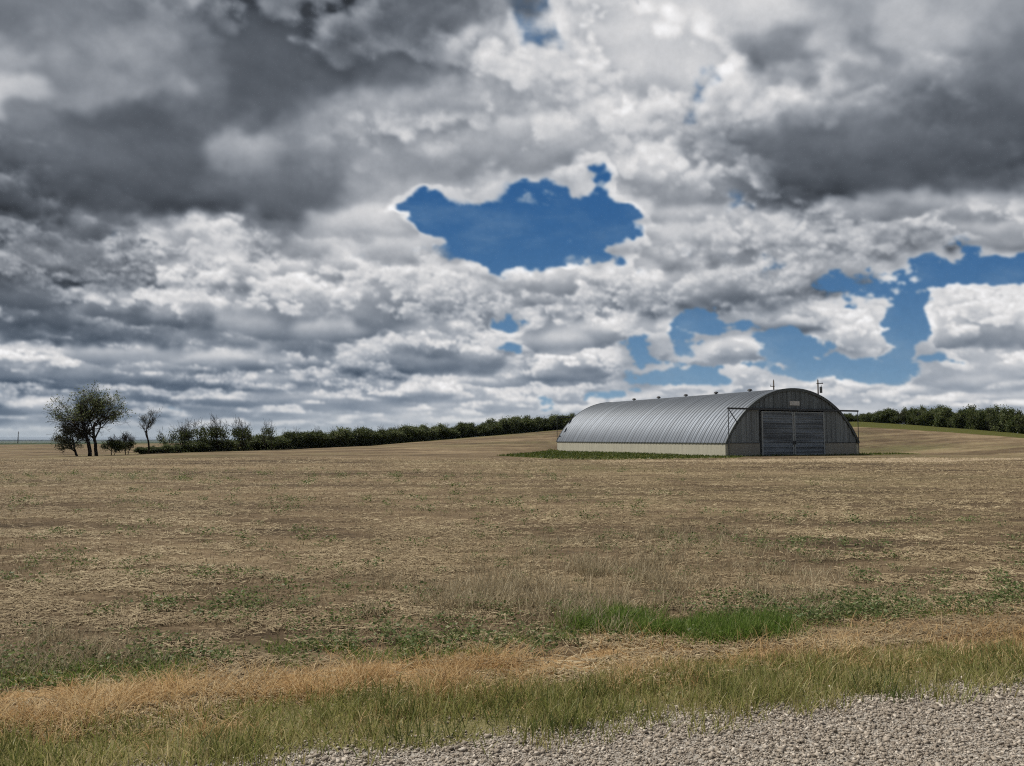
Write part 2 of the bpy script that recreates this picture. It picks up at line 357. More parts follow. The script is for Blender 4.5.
def blade_mat(name, cols, trans=.35, rough=.6, patch=None):
    """cols: list of colours picked per blade; patch scale adds larger patches"""
    m = NT(name); g = m.n('ShaderNodeNewGeometry')
    r = g.outputs['Random Per Island']
    if patch:
        no = m.noise(patch, 3, .6, m.mapped((1, 1, 1))); r = m.math('ADD', m.math('MULTIPLY', r, .62), m.math('MULTIPLY', m.math('SUBTRACT', no, .3), .95), True)
    k = len(cols); col = m.ramp(r, [(i / max(k - 1, 1), c) for i, c in enumerate(cols)])
    d = m.n('ShaderNodeBsdfPrincipled'); d.inputs['Roughness'].default_value = rough; d.inputs['Specular IOR Level'].default_value = .25
    m.l(col, d.inputs['Base Color']); t = m.n('ShaderNodeBsdfTranslucent'); m.l(col, t.inputs[0])
    x = m.n('ShaderNodeMixShader'); x.inputs[0].default_value = trans; m.l(d.outputs[0], x.inputs[1]); m.l(t.outputs[0], x.inputs[2]); m.l(x.outputs[0], m.out.inputs[0])
    return m.m
M = {}
def make_mats():
    # ground: soil, chaff and straw with zones carried by the sheet
    m = NT('field_soil'); tc = m.n('ShaderNodeTexCoord'); P = tc.outputs['Object']
    st = m.n('ShaderNodeMapping'); st.inputs['Scale'].default_value = (.35, 1, 1); st.inputs['Rotation'].default_value = (0, 0, R(-4)); m.l(P, st.inputs[0]); S = st.outputs[0]
    n1 = m.noise(.16, 5, .6, S); n2 = m.noise(1.3, 6, .65, S); n3 = m.noise(9, 6, .7, S); n4 = m.noise(60, 4, .7, P); n5 = m.noise(.035, 3, .5, P)
    f = m.math('ADD', m.math('MULTIPLY', n1, .46), m.math('ADD', m.math('MULTIPLY', n2, .30), m.math('MULTIPLY', n3, .32)))
    soil = m.ramp(f, [(.42, (.045, .032, .020)), (.50, (.098, .070, .042)), (.56, (.155, .113, .068)), (.65, (.28, .215, .13))])
    gm = m.ramp(m.math('ADD', m.math('MULTIPLY', n5, .6), m.math('MULTIPLY', n2, .4)), [(.50, 0.0), (.64, 1.0)])
    soil = m.mix(m.math('MULTIPLY', gm, .55), soil, m.mix(n3, (.055, .070, .022), (.20, .19, .085)))
    a = m.n('ShaderNodeAttribute', attribute_name='zone_a'); sa = m.n('ShaderNodeSeparateColor'); m.l(a.outputs['Color'], sa.inputs[0])
    b = m.n('ShaderNodeAttribute', attribute_name='zone_b'); sb = m.n('ShaderNodeSeparateColor'); m.l(b.outputs['Color'], sb.inputs[0])
    w = m.math('MULTIPLY', m.math('SUBTRACT', n2, .5), .9)
    def z(o, amt=1.0): return m.ramp(m.math('ADD', o, m.math('MULTIPLY', w, amt)), [(.36, 0.0), (.62, 1.0)])
    grav = m.ramp(m.noise(38, 5, .75, P), [(.35, (.14, .12, .10)), (.5, (.32, .29, .25)), (.65, (.52, .48, .43))])
    verge = m.ramp(m.math('ADD', m.math('MULTIPLY', n3, .4), m.math('MULTIPLY', m.noise(70, 4, .75, P), .6)), [(.35, (.09, .085, .035)), (.55, (.19, .17, .08)), (.7, (.36, .29, .16))])
    tan = m.ramp(m.math('ADD', m.math('MULTIPLY', n3, .4), m.math('MULTIPLY', m.noise(75, 4, .75, P), .6)), [(.3, (.16, .095, .045)), (.52, (.34, .225, .11)), (.7, (.50, .37, .20))])
    green = m.ramp(n3, [(.35, (.036, .042, .008)), (.6, (.085, .085, .020)), (.75, (.17, .145, .05))])
    far = m.ramp(m.noise(.004, 4, .6, P), [(.4, (.022, .038, .020)), (.55, (.045, .060, .026)), (.68, (.13, .11, .055))])
    pale = m.ramp(n3, [(.3, (.22, .165, .105)), (.7, (.42, .34, .23))])
    c = m.mix(z(sa.outputs[1]), soil, tan); c = m.mix(z(sa.outputs[0]), c, verge); c = m.mix(z(sa.outputs[2], .5), c, grav)
    c = m.mix(z(sb.outputs[2], 1.0), c, pale); c = m.mix(z(sb.outputs[0], .8), c, green); c = m.mix(sb.outputs[1], c, far)
    h = m.math('ADD', m.math('MULTIPLY', n3, .7), m.math('MULTIPLY', n4, .35))
    m.bsdf(c, .95, 0, .1, m.bump(h, .05, .9)); M['soil'] = m.m
    # galvanised sheet
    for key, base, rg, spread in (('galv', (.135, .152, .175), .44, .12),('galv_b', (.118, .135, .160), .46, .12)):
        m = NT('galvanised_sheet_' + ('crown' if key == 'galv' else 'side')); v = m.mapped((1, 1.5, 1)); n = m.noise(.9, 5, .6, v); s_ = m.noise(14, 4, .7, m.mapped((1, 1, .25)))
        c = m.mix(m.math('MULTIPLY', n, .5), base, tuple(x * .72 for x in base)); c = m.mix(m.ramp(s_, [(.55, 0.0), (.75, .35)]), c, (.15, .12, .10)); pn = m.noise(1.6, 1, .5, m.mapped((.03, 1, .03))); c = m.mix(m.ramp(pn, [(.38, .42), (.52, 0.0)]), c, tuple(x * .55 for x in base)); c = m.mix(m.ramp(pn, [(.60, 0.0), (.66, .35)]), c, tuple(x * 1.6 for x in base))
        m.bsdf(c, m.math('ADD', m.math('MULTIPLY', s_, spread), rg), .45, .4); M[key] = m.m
    def painted(key, base, rough, metal, dirt=.3, sc=1.2, shade_streak=None):
        m = NT(key); n = m.noise(sc, 5, .65, m.mapped((1, 1, .3))); n2 = m.noise(sc * 9, 4, .7, m.mapped((1, 1, .5)))
        c = m.mix(m.math('MULTIPLY', m.ramp(n, [(.35, 0.0), (.7, 1.0)]), dirt), base, tuple(x * .5 for x in base)); c = m.mix(m.ramp(n2, [(.6, 0.0), (.8, .3)]), c, tuple(x * 1.5 for x in base))
        if shade_streak: c = m.mix(m.ramp(m.noise(1.0, 2, .5, m.mapped(shade_streak)), [(.42, 0.0), (.56, 1.0)]), tuple(x * (.46 if key == 'door_sheet' else .66) for x in base), c)  # rib light and shade put into the colour as bands, with paint weathering
        m.bsdf(c, rough, metal, .3); M[key] = m.m
    painted('end_sheet', (.155, .180, .195), .6, .2, shade_streak=(2.4, 2.4, .1)); painted('end_sheet_side', (.235, .262, .278), .6, .2, shade_streak=(1.6, 1.6, .08)); painted('door_sheet', (.175, .205, .240), .5, .2, shade_streak=(.1, .1, 2.6)); painted('door_frame', (.28, .305, .315), .55, .3)
    painted('dark_steel', (.055, .060, .066), .55, .3); painted('sign_plate', (.55, .56, .55), .6, 0, .5, 6); painted('vent_metal', (.07, .07, .072), .6, .3)
    painted('pole_wood', (.075, .062, .05), .9, 0); painted('transformer_grey', (.16, .17, .18), .5, .2); painted('flashing', (.075, .085, .085), .5, .4)
    # board-cast concrete, stained
    for key, base in (('concrete', (.56, .53, .43)), ('concrete_end', (.30, .29, .26))):
        m = NT(key); n = m.noise(.5, 5, .65, m.mapped((1, 1, .4))); s_ = m.noise(2.6, 4, .6, m.mapped((1, 1, .06))); n3 = m.noise(12, 5, .7)
        c = m.mix(m.ramp(s_, [(.42, 0.0), (.66, .30)]), base, (.22, .20, .165)); c = m.mix(m.ramp(n, [(.45, 0.0), (.75, .5)]), c, (.62, .58, .46) if key == 'concrete' else (.20, .19, .17)); c = m.mix(m.math('MULTIPLY', n3, .3), c, (.2, .19, .16))
        m.bsdf(c, .9, 0, .2, m.bump(n3, .01, .4)); M[key] = m.m
    m = NT('bark'); n = m.noise(9, 5, .7, m.mapped((1, 1, .2))); m.bsdf(m.ramp(n, [(.35, (.016, .013, .010)), (.65, (.05, .042, .034))]), .95, 0, .1, m.bump(n, .03, .7)); M['bark'] = m.m
    M['leaf'] = blade_mat('leaf_green', [(.06, .085, .035), (.095, .125, .045), (.14, .17, .065), (.21, .21, .11)], .45, .6)
    M['leaf_dark'] = blade_mat('leaf_dark', [(.030, .044, .014), (.052, .074, .022), (.085, .11, .032), (.15, .155, .055)], .35, .6)
    M['leaf_olive'] = blade_mat('leaf_olive', [(.060, .068, .036), (.095, .10, .055), (.14, .145, .075)], .4, .6)
    M['blade_green'] = blade_mat('verge_blade', [(.11, .135, .035), (.18, .20, .055), (.27, .27, .09), (.42, .36, .17), (.60, .50, .30)], .45, .5, .9)
    M['tuft_green'] = blade_mat('tuft_blade', [(.07, .10, .028), (.11, .14, .04), (.17, .19, .06), (.30, .27, .12)], .35, .5)
    M['tuft_dry'] = blade_mat('dry_tuft', [(.22, .18, .11), (.37, .31, .20), (.56, .48, .33)], .3, .8, .8)
    M['blade_tan'] = blade_mat('dead_blade', [(.28, .170, .078), (.43, .275, .125), (.56, .41, .21), (.70, .58, .37)], .4, .7, .5)
    M['blade_lush'] = blade_mat('lush_blade', [(.075, .13, .022), (.11, .18, .03), (.16, .235, .05), (.26, .29, .10)], .5, .5)
    M['pad_blade'] = blade_mat('pad_blade', [(.035, .060, .008), (.055, .085, .012), (.09, .12, .02), (.15, .15, .04)], .35, .5)
    M['weed_leaf'] = blade_mat('weed_leaf', [(.07, .11, .035), (.11, .155, .05), (.165, .205, .075), (.28, .27, .14)], .4, .55)
    M['straw'] = blade_mat('straw', [(.10, .073, .042), (.20, .15, .088), (.33, .26, .155), (.56, .47, .31)], .15, .8, .25)
    M['stubble'] = blade_mat('stubble', [(.15, .118, .07), (.28, .22, .135), (.42, .34, .21)], .2, .8)
    m = NT('gravel_stone'); g = m.n('ShaderNodeNewGeometry'); n = m.noise(60, 3, .6)
    c = m.ramp(g.outputs['Random Per Island'], [(0, (.17, .14, .11)), (.35, (.27, .228, .18)), (.7, (.385, .33, .268)), (1, (.58, .52, .445))]); c = m.mix(m.math('MULTIPLY', n, .4), c, (.22, .19, .16))
    m.bsdf(c, .9, 0, .2); M['stone'] = m.m
# ---------------------------------------------------------------- terrain
HP = np.array([(-300, 95, 459), (60, 95, 456), (90, 95, 456), (200, 105, 452), (300, 118, 449), (370, 128, 445.5), (450, 140, 439), (520, 150, 433), (560, 155, 429.5), (700, 160, 425), (858, 150, 421.5), (940, 130, 427), (1024, 110, 434), (1100, 98, 438), (1400, 90, 440)], float)
HU = np.array([tan_dir(a, c)[0] for a, b, c in HP]); HY = HP[:, 1]; HZ = np.array([at_depth(a, c, b)[2] for a, b, c in HP])
def gz(x, y):
    x = np.asarray(x, float); y = np.asarray(y, float); yy = np.maximum(y, 1.0)
    u = np.clip(x / yy, -1.6, 1.6); Yh = np.interp(u, HU, HY); Zh = np.interp(u, HU, HZ)
    t = yy / Yh; s = np.clip((t - .6) / .4, 0, 1); s = s ** 1.25 * (1.6 - .6 * s)
    z = Zh * np.minimum(s, 1)
    crest = sst(0.5, 1.2, Zh); z = z - crest * np.clip(t - 1.2, 0, 50) * 6       # behind the crest the land falls away
    z = np.maximum(z, -26)
    r = np.hypot(x, y); z = np.where(Zh < .5, z - 26 * sst(290, 2600, r), z)
    z = z * sst(-5, 25, y) 
    z = z + .035 * sst(6, 12, y) * perlin(x * .22, y * .35, 3) + .10 * sst(20, 60, y) * perlin(x * .05, y * .08, 4) * (1 - sst(60, 90, y))
    d = y - (4.11 + .278 * x)
    z = z - .07 * sst(-.3, 1.2, d) * (1 - sst(2.2, 6.0, d))                         # shallow swale beyond the shoulder
    return z
def in_poly(x, y, poly):
    c = np.zeros(np.shape(x), bool); n = len(poly)
    for i in range(n):
        x1, y1 = poly[i]; x2, y2 = poly[(i + 1) % n]
        c ^= ((y1 > y) != (y2 > y)) & (x < (x2 - x1) * (y - y1) / (y2 - y1 + 1e-12) + x1)
    return c
ax = Vector((-.43, .903, 0)).normalized(); rt = Vector((.903, .43, 0)).normalized()
BL = Vector((18.8, 68.0, 0)); BW = 16.5; BLEN = 30.7
def bl(s, l): p = BL + rt * s + ax * l; return (p.x, p.y)
PAD = [(x, y) for x, y in [on_flat(495, 456.2), on_flat(512, 454.2)]] + [bl(-.0, BLEN + 1.5), bl(.0, 0), bl(1.5, -.8), on_flat(740, 457.6), on_flat(640, 458.6), on_flat(560, 458.8)]
FRONT = [bl(1, -1.4), bl(BW + 7, -1.8), bl(BW + 10, 1.5), bl(BW, 2.5), bl(BW, 0), bl(1, 0)]
LANE = [on_flat(590, 459.2), on_flat(740, 459.0), on_flat(930, 458.3), on_flat(1024, 457.5), on_flat(1024, 459.5), on_flat(930, 461.5), on_flat(740, 462), on_flat(590, 461.2)]
def make_ground():
    r = np.concatenate([[0.0], np.exp(np.linspace(math.log(1.2), math.log(15000), 760))])
    az = np.unique(np.concatenate([np.linspace(-44, 44, 430), np.linspace(44, 316, 60)])); az = az[az < 315.99]
    A, Rr = np.meshgrid(np.radians(az), r); x = Rr * np.sin(A); y = Rr * np.cos(A); z = gz(x, y)
    d = y - (4.11 + .278 * x); near = (y > 0)
    z = z + np.where(Rr < 30, .012 * fbm(x * 2.3, y * 2.3, 8, 4) * sst(.2, 1.4, d) , 0)
    V = np.stack([x, y, z], -1).reshape(-1, 3); n = len(az); k = len(r)
    i = np.arange(k - 1)[:, None] * n; j = np.arange(n)[None, :]; j2 = (j + 1) % n
    Fc = np.stack([i + j, i + n + j, i + n + j2, i + j2], -1).reshape(-1, 4)[:, ::-1]
    me = np_mesh('ground', V, Fc, True); me.materials.append(M['soil'])
    dd = d + wob(x, y)
    za = np.zeros((len(V), 4), np.float32); zb = np.zeros((len(V), 4), np.float32); za[:, 3] = zb[:, 3] = 1
    za[:, 2] = (1 - sst(.05, .50, d + .25 * perlin(x * 1.2, y * 1.2, 4))).ravel()                                    # gravel shoulder
    za[:, 0] = (sst(-.2, .1, dd) * (1 - sst(1.0, 1.6, dd))).ravel()                 # verge
    za[:, 1] = (sst(.7, 1.2, dd) * (1 - sst(1.75, 2.1, dd)) * (1 - .6 * sst(.6, 2.6, x))).ravel()                # dead grass
    g = in_poly(x, y, PAD) | in_poly(x, y, FRONT)
    u = x / np.maximum(y, 1); Yh = np.interp(u, HU, HY); t = y / Yh
    strip = (sst(.85, .88, t) * (y > 60) * ((u > .15)) + sst(.955, .975, t) * (u <= .15) * (u > -.2) * (y > 60)) * (t < 1.3) * .8
    zb[:, 0] = np.maximum(np.where(g, 1.0, 0.0), np.clip(strip, 0, 1)).ravel()
    zb[:, 2] = (in_poly(x, y, LANE) * .75).ravel()
    zb[:, 1] = (sst(300, 340, Rr)).ravel()
    for nm, arr in (('zone_a', za), ('zone_b', zb)):
        at = me.attributes.new(nm, 'FLOAT_COLOR', 'POINT'); at.data.foreach_set('color', arr.ravel())
    o = link('ground', me); tag(o, kind='structure'); return o
# ---------------------------------------------------------------- ground cover
def blades(name, rng, x, y, h, lean, width, mat, label, cat, curl=.35, zoff=-.01, segs=3):
    n = len(x); z = gz(x, y) + zoff; th = rng.uniform(0, 2 * np.pi, n); ph = rng.uniform(0, 2 * np.pi, n)
    dx = np.cos(th); dy = np.sin(th); wx = -np.sin(ph) * width; wy = np.cos(ph) * width
    V = []
    for k in range(segs):
        f = k / (segs - 0.0); out = (lean * f + curl * lean * f * f) * h; up = h * f * np.sqrt(np.maximum(1 - (lean * .8) ** 2, .02)) * (1 - .25 * np.clip(lean, 0, 1) * f * f)
        w = 1 - f * .55
        cx = x + dx * out; cy = y + dy * out; cz = z + up
        V.append(np.stack([cx - wx * w, cy - wy * w, cz], -1)); V.append(np.stack([cx + wx * w, cy + wy * w, cz], -1))
    out = (lean + curl * lean) * h; up = h * np.sqrt(np.maximum(1 - (lean * .8) ** 2, .02)) * (1 - .35 * np.clip(lean, 0, 1))
    V.append(np.stack([x + dx * out, y + dy * out, z + up], -1)); m = 2 * segs + 1
    V = np.stack(V, 1).reshape(-1, 3); b = (np.arange(n) * m)[:, None]
    Q = [b + np.array([2 * k, 2 * k + 1, 2 * k + 3, 2 * k + 2]) for k in range(segs - 1)]
    T = b + np.array([2 * segs - 2, 2 * segs - 1, 2 * segs])
    me = np_mesh(name, V, Q + [T], True); o = link(name, me, mat); tag(o, label, cat, None, 'stuff'); return o
def wob(x, y): return .30 * perlin(x * .42, y * .5, 14) + .16 * perlin(x * 1.5, y * 1.5, 15)
def dline(x, y): return y - (4.11 + .278 * x)
def scatter_d(rng, n, d0, d1, x0=-9, x1=9):
    x = rng.uniform(x0, x1, n); d = rng.uniform(d0, d1, n); return x, 4.11 + .278 * x + d, d
def make_cover():
    rng = np.random.RandomState(7)
    # gravel
    n = 230000; x, y, d = scatter_d(rng, n, -1.7, .7, -2.6, 5.5)
    keep = (rng.rand(n) < 1 - .97 * sst(.0, .55, d + .2 * perlin(x * 1.2, y * 1.2, 4) )) & (y > 1.2); x, y = x[keep], y[keep]; n = len(x)
    s = np.exp(rng.normal(math.log(.0042), .56, n)); s = np.clip(s, .002, .022)
    p = (1 + 5 ** .5) / 2; ico = np.array([(-1, p, 0), (1, p, 0), (-1, -p, 0), (1, -p, 0), (0, -1, p), (0, 1, p), (0, -1, -p), (0, 1, -p), (p, 0, -1), (p, 0, 1), (-p, 0, -1), (-p, 0, 1)]) / 1.9
    fi = np.array([(0, 11, 5), (0, 5, 1), (0, 1, 7), (0, 7, 10), (0, 10, 11), (1, 5, 9), (5, 11, 4), (11, 10, 2), (10, 7, 6), (7, 1, 8), (3, 9, 4), (3, 4, 2), (3, 2, 6), (3, 6, 8), (3, 8, 9), (4, 9, 5), (2, 4, 11), (6, 2, 10), (8, 6, 7), (9, 8, 1)])
    cub = np.array([(i_, j_, k_) for k_ in (-1, 1) for j_ in (-1, 1) for i_ in (-1, 1)], float) * .62; cf = np.array([(0, 2, 3, 1), (4, 5, 7, 6), (0, 1, 5, 4), (1, 3, 7, 5), (3, 2, 6, 7), (2, 0, 4, 6)])
    V = cub[None] * (1 + rng.uniform(-.55, .35, (n, 8, 3))); sc = np.stack([rng.uniform(.8, 1.6, n), rng.uniform(.7, 1.1, n), rng.uniform(.35, .8, n)], -1); V = V * (sc * s[:, None])[:, None]
    a = rng.uniform(0, 6.28, n); c_, s_ = np.cos(a)[:, None], np.sin(a)[:, None]; t = rng.uniform(-.8, .8, n); ct, st = np.cos(t)[:, None], np.sin(t)[:, None]
    X, Y, Z = V[..., 0], V[..., 1], V[..., 2]; X, Z = X * ct - Z * st, X * st + Z * ct; X, Y = X * c_ - Y * s_, X * s_ + Y * c_
    z = gz(x, y)[:, None] + s[:, None] * .3
    V = np.stack([X + x[:, None], Y + y[:, None], Z + z], -1).reshape(-1, 3); cf = np.concatenate([cf[:, [0, 1, 2]], cf[:, [0, 2, 3]]]); Fc = (np.arange(n) * 8)[:, None, None] + cf[None]
    o = link('gravel', np_mesh('gravel', V, Fc.reshape(-1, 3)), M['stone']); tag(o, 'loose pale grey gravel on the road shoulder at lower right', 'gravel', None, 'stuff')
    # green verge grass, thin towards the gravel and mixed with dead blades
    n = 135000; x, y, d = scatter_d(rng, n, -.15, 2.0, -8, 8.5); cl = perlin(x * 1.7, y * 1.7, 41) + .8 * perlin(x * 5, y * 5, 42)
    dd = d + wob(x, y)
    left = sst(-2, -5, x) 
    keep = (rng.rand(n) < sst(-.1, .45, dd + cl * .22) * (1 - sst(1.0, 1.55, dd + cl * .15)) * (.55 + .45 * sst(-.45, .45, cl)) * (.6 + .4 * sst(-3.5, .5, x))) & (y > 1.5)
    x, y, d, cl = x[keep], y[keep], d[keep], cl[keep]; n = len(x)
    h = rng.uniform(.045, .155, n) * (1 + .35 * cl) * (1 - .3 * sst(.9, 1.5, d)); blades('verge_grass', rng, x, y, np.clip(h, .03, .25), rng.uniform(.05, .7, n), rng.uniform(.0015, .0042, n), M['blade_green'], 'wispy green and tan grass on the verge beside the gravel', 'grass')
    # a few seed stalks and taller tufts at the gravel edge
    tx = []; ty = []; th = []
    for i in range(46):
        cx = rng.uniform(-5, 6.5); cd = rng.uniform(0.1, .6) if i < 26 else rng.uniform(.5, 1.3); cy = 4.11 + .278 * cx + cd; k = rng.randint(40, 110); rr = rng.uniform(.07, .20)
        tx.append(cx + rng.normal(0, rr, k)); ty.append(cy + rng.normal(0, rr * .6, k)); th.append(rng.uniform(.06, .20, k) * rng.uniform(.6, 1.1))
    x = np.concatenate(tx); y = np.concatenate(ty); h = np.concatenate(th)
    blades('grass_tufts', rng, x, y, h, rng.uniform(.05, .55, len(x)), rng.uniform(.002, .0042, len(x)), M['tuft_green'], 'taller grass tufts along the edge of the gravel', 'grass')
    # dead tan grass: flattened mat with some standing
    n = 150000; x, y, d = scatter_d(rng, n, .5, 2.3, -9, 9); cl = perlin(x * 1.1, y * 1.6, 51) + .8 * perlin(x * 3.4, y * 4, 52)
    d = d + wob(x, y); keep = rng.rand(n) < sst(.65, 1.35, d + cl * .4) * (1 - sst(1.6, 2.1, d + cl * .3)) * (.45 + .55 * sst(-.5, .4, cl)) * (1 - .85 * sst(.3, 2.0, x)) + .10; x, y, d, cl = x[keep], y[keep], d[keep], cl[keep]; n = len(x)
    h = rng.uniform(.05, .17, n) * (1 + 1.0 * cl); blades('dead_grass', rng, x, y, np.clip(h, .025, .26), np.clip(rng.normal(.8, .3, n), .1, 1.2), rng.uniform(.0015, .0036, n), M['blade_tan'], 'flattened straw coloured dead grass band behind the verge', 'grass', .4)
    # lush patch
    n = 20000; cx, cy = on_flat(716, 625); u = rng.normal(0, 1, (n, 2)); x = cx + u[:, 0] * .36; y = cy + u[:, 1] * .15 + (x - cx) * .2
    cxx, cyy = on_flat(620, 618); k = n // 4; x[:k] = cxx + u[:k, 0] * .26; y[:k] = cyy + u[:k, 1] * .2
    cl = perlin(x * 3, y * 3, 61); keep = (np.abs(u[:, 0]) < 2.4) & (rng.rand(n) < .45 + 1.1 * perlin(x * 1.6, y * 2.4, 62)); x, y, cl = x[keep], y[keep], cl[keep]; n = len(x)
    blades('lush_grass', rng, x, y, rng.uniform(.08, .21, n) * (1 + .5 * cl), rng.uniform(.1, .75, n), rng.uniform(.0018, .0036, n), M['blade_lush'], 'bright green clump of tall grass behind the dead grass', 'grass')
    # green strip at the field edge
    n = 80000; x, y, d = scatter_d(rng, n, 1.75, 3.1, -9, 9); cl = perlin(x * .8, y * 1.4, 71) + .7 * perlin(x * 3.2, y * 3.2, 72)
    dens = sst(1.85, 2.1, d) * (1 - sst(2.35, 2.9, d)) * sst(-.2, .45, cl + .2 * sst(1, -4, x)) * (.45 + .55 * sst(3.5, 1.0, x)); keep = rng.rand(n) < dens; x, y = x[keep], y[keep]; n = len(x)
    blades('edge_grass', rng, x, y, rng.uniform(.04, .11, n), rng.uniform(.1, .8, n), rng.uniform(.0018, .0034, n), M['blade_lush'], 'low green grass strip where the field meets the dead grass', 'grass')
    # leafy weeds: small rounded leaves on short clumps
    cxs = []; 
    for i in range(420):
        wx_, wy_, wd = scatter_d(rng, 1, 1.9, 3.6 if i % 3 else 9.0, -8, 9); cxs.append((wx_[0], wy_[0], rng.uniform(.04, .13)))
    for px, py, k, sx in ((205, 607, 30, .5), (320, 592, 14, .5), (430, 632, 40, .6), (100, 655, 24, .5), (660, 575, 10, 1.2), (735, 545, 40, 1.6), (965, 598, 40, .8), (880, 605, 16, .25), (780, 610, 40, .6), (820, 600, 24, .8), (540, 600, 10, 1.0), (250, 478, 160, 9.0), (300, 500, 60, 5), (60, 540, 60, 3), (900, 520, 50, 4), (500, 510, 40, 5), (1000, 575, 30, 1.2), (150, 570, 30, 1.5)):
        fx, fy = on_flat(px, py)
        for q in range(k): cxs.append((fx + rng.normal(0, sx), fy + rng.normal(0, sx * .35), rng.uniform(.05, .12) * (1 + fy / 30)))
    C_ = np.array(cxs); k = 46; n = len(C_) * k; cx = np.repeat(C_[:, 0], k); cy = np.repeat(C_[:, 1], k); cr = np.repeat(C_[:, 2], k)
    x = cx + rng.normal(0, .6, n) * cr; y = cy + rng.normal(0, .6, n) * cr; z = gz(x, y) + rng.uniform(.1, .9, n) * cr
    leafs('field_weeds', x, y, z, cr * rng.uniform(.08, .18, n), rng, M['weed_leaf'], 'scattered low leafy green weeds across the bare field', 'weeds', flat=.6)
    # straw litter and stubble, density falling with distance
    n = 330000; yy = 4.4 * np.exp(rng.rand(n) * math.log(62 / 4.4)); uu = rng.uniform(-.86, .86, n); x = uu * yy; y = yy; d = dline(x, y)
    cl = perlin(x * .35, y * .8, 81) + .9 * perlin(x * 1.3, y * 3.2, 82); keep = (d > .9 + .5 * rng.rand(n)) & (rng.rand(n) < .06 + .94 * sst(-.25, .5, cl)); x, y, cl = x[keep], y[keep], cl[keep]; n = len(x)
    L = rng.uniform(.010, .055, n) ** 1.0 * (1 + y / 45); W = rng.uniform(.0014, .0032, n) * (1 + y / 14); th = rng.normal(0, .9, n); z = gz(x, y) + rng.uniform(.006, .03, n); tl = rng.normal(0, .22, n)
    dx, dy, dz = np.cos(th) * L, np.sin(th) * L, tl * L; wx_, wy_ = -np.sin(th) * W, np.cos(th) * W; up = W * .5
    P0 = np.stack([x - dx, y - dy, z - dz], -1); P1 = np.stack([x + dx, y + dy, z + dz], -1); w3 = np.stack([wx_, wy_, np.zeros(n)], -1); U = np.stack([np.zeros(n), np.zeros(n), W * 1.2], -1)
    V = np.stack([P0 - w3, P0 + w3, P0 + U, P1 - w3, P1 + w3, P1 + U], 1).reshape(-1, 3); b = (np.arange(n) * 6)[:, None]
    o = link('straw_litter', np_mesh('straw_litter', V, [b + np.array(q) for q in ((0, 3, 5, 2), (1, 2, 5, 4))]), M['straw']); tag(o, 'broken straw and chaff lying over the harvested field', 'straw', None, 'stuff')
    n = 130000; yy = 6.4 * np.exp(rng.rand(n) * math.log(60 / 6.4)); uu = rng.uniform(-.86, .86, n); x = uu * yy; y = yy
    row = np.abs(((y - .06 * x) / .26) % 1 - .5); y = .30 * (np.floor((y - .05 * x) / .30) + .5) + .05 * x + rng.normal(0, .035, n); d = dline(x, y); cl = perlin(x * .25, y * .5, 91)
    keep = (d > 2.1) & (rng.rand(n) < .5 + .5 * cl); x, y = x[keep], y[keep]; n = len(x)
    blades('stubble', rng, x, y, rng.uniform(.025, .085, n) * (1 + y / 60), rng.uniform(.0, .7, n), rng.uniform(.0018, .003, n) * (1 + y / 16), M['stubble'], 'short cut stubble stalks standing in the harvested field', 'stubble', .1, segs=2)
    # taller dry grass tufts in mid field
    tx = []; ty = []; th = []
    for px, py, sx, k in ((600, 575, 60, 26), (520, 590, 60, 18), (700, 570, 60, 20), (620, 548, 70, 14), (560, 605, 50, 22), (760, 600, 40, 8), (730, 545, 60, 10), (470, 600, 50, 12), (50, 650, 60, 14), (350, 610, 60, 5), (820, 590, 60, 6)):
        for q in range(k):
            a, b_ = on_flat(px + rng.normal(0, sx), py + rng.normal(0, 9)); m_ = rng.randint(40, 130); rr = rng.uniform(.08, .3)
            tx.append(a + rng.normal(0, rr, m_)); ty.append(b_ + rng.normal(0, rr * .5, m_)); th.append(rng.uniform(.08, .24, m_) * rng.uniform(.6, 1.1))
    x = np.concatenate(tx); y = np.concatenate(ty); h = np.concatenate(th); n = len(x)
    blades('dry_tufts', rng, x, y, h * 1.15, rng.uniform(.1, .7, n), rng.uniform(.0022, .0045, n), M['tuft_dry'], 'pale dry grass tufts standing in the middle of the field', 'grass')
    # grass pads round the shed
    n = 60000; bx = rng.uniform(-12, 40, n); by = rng.uniform(55, 105, n); g = (in_poly(bx, by, PAD) | in_poly(bx, by, FRONT)) ; x, y = bx[g], by[g]; n = len(x)
    blades('shed_grass', rng, x, y, rng.uniform(.06, .26, n), rng.uniform(.1, .7, n), rng.uniform(.015, .04, n), M['pad_blade'], 'dark green grass growing against the foot of the metal shed', 'grass', segs=2)
def leafs(name, x, y, z, s, rng, mat, label=None, cat=None, flat=.0, parent=None):
    n = len(x); a = rng.normal(0, 1, (n, 3)); a[:, 2] *= 1 - flat; a /= np.linalg.norm(a, axis=1)[:, None] + 1e-9
    b = np.cross(a, rng.normal(0, 1, (n, 3))); b /= np.linalg.norm(b, axis=1)[:, None] + 1e-9; c = np.stack([x, y, z], -1); s = s[:, None]
    V = np.stack([c - a * s, c + b * s * .55, c + a * s, c - b * s * .55], 1).reshape(-1, 3); Fc = (np.arange(n) * 4)[:, None] + np.arange(4)
    me = np_mesh(name, V, Fc)
    if label is None: return me
    o = link(name, me, mat, parent); tag(o, label, cat, None, 'stuff'); return o
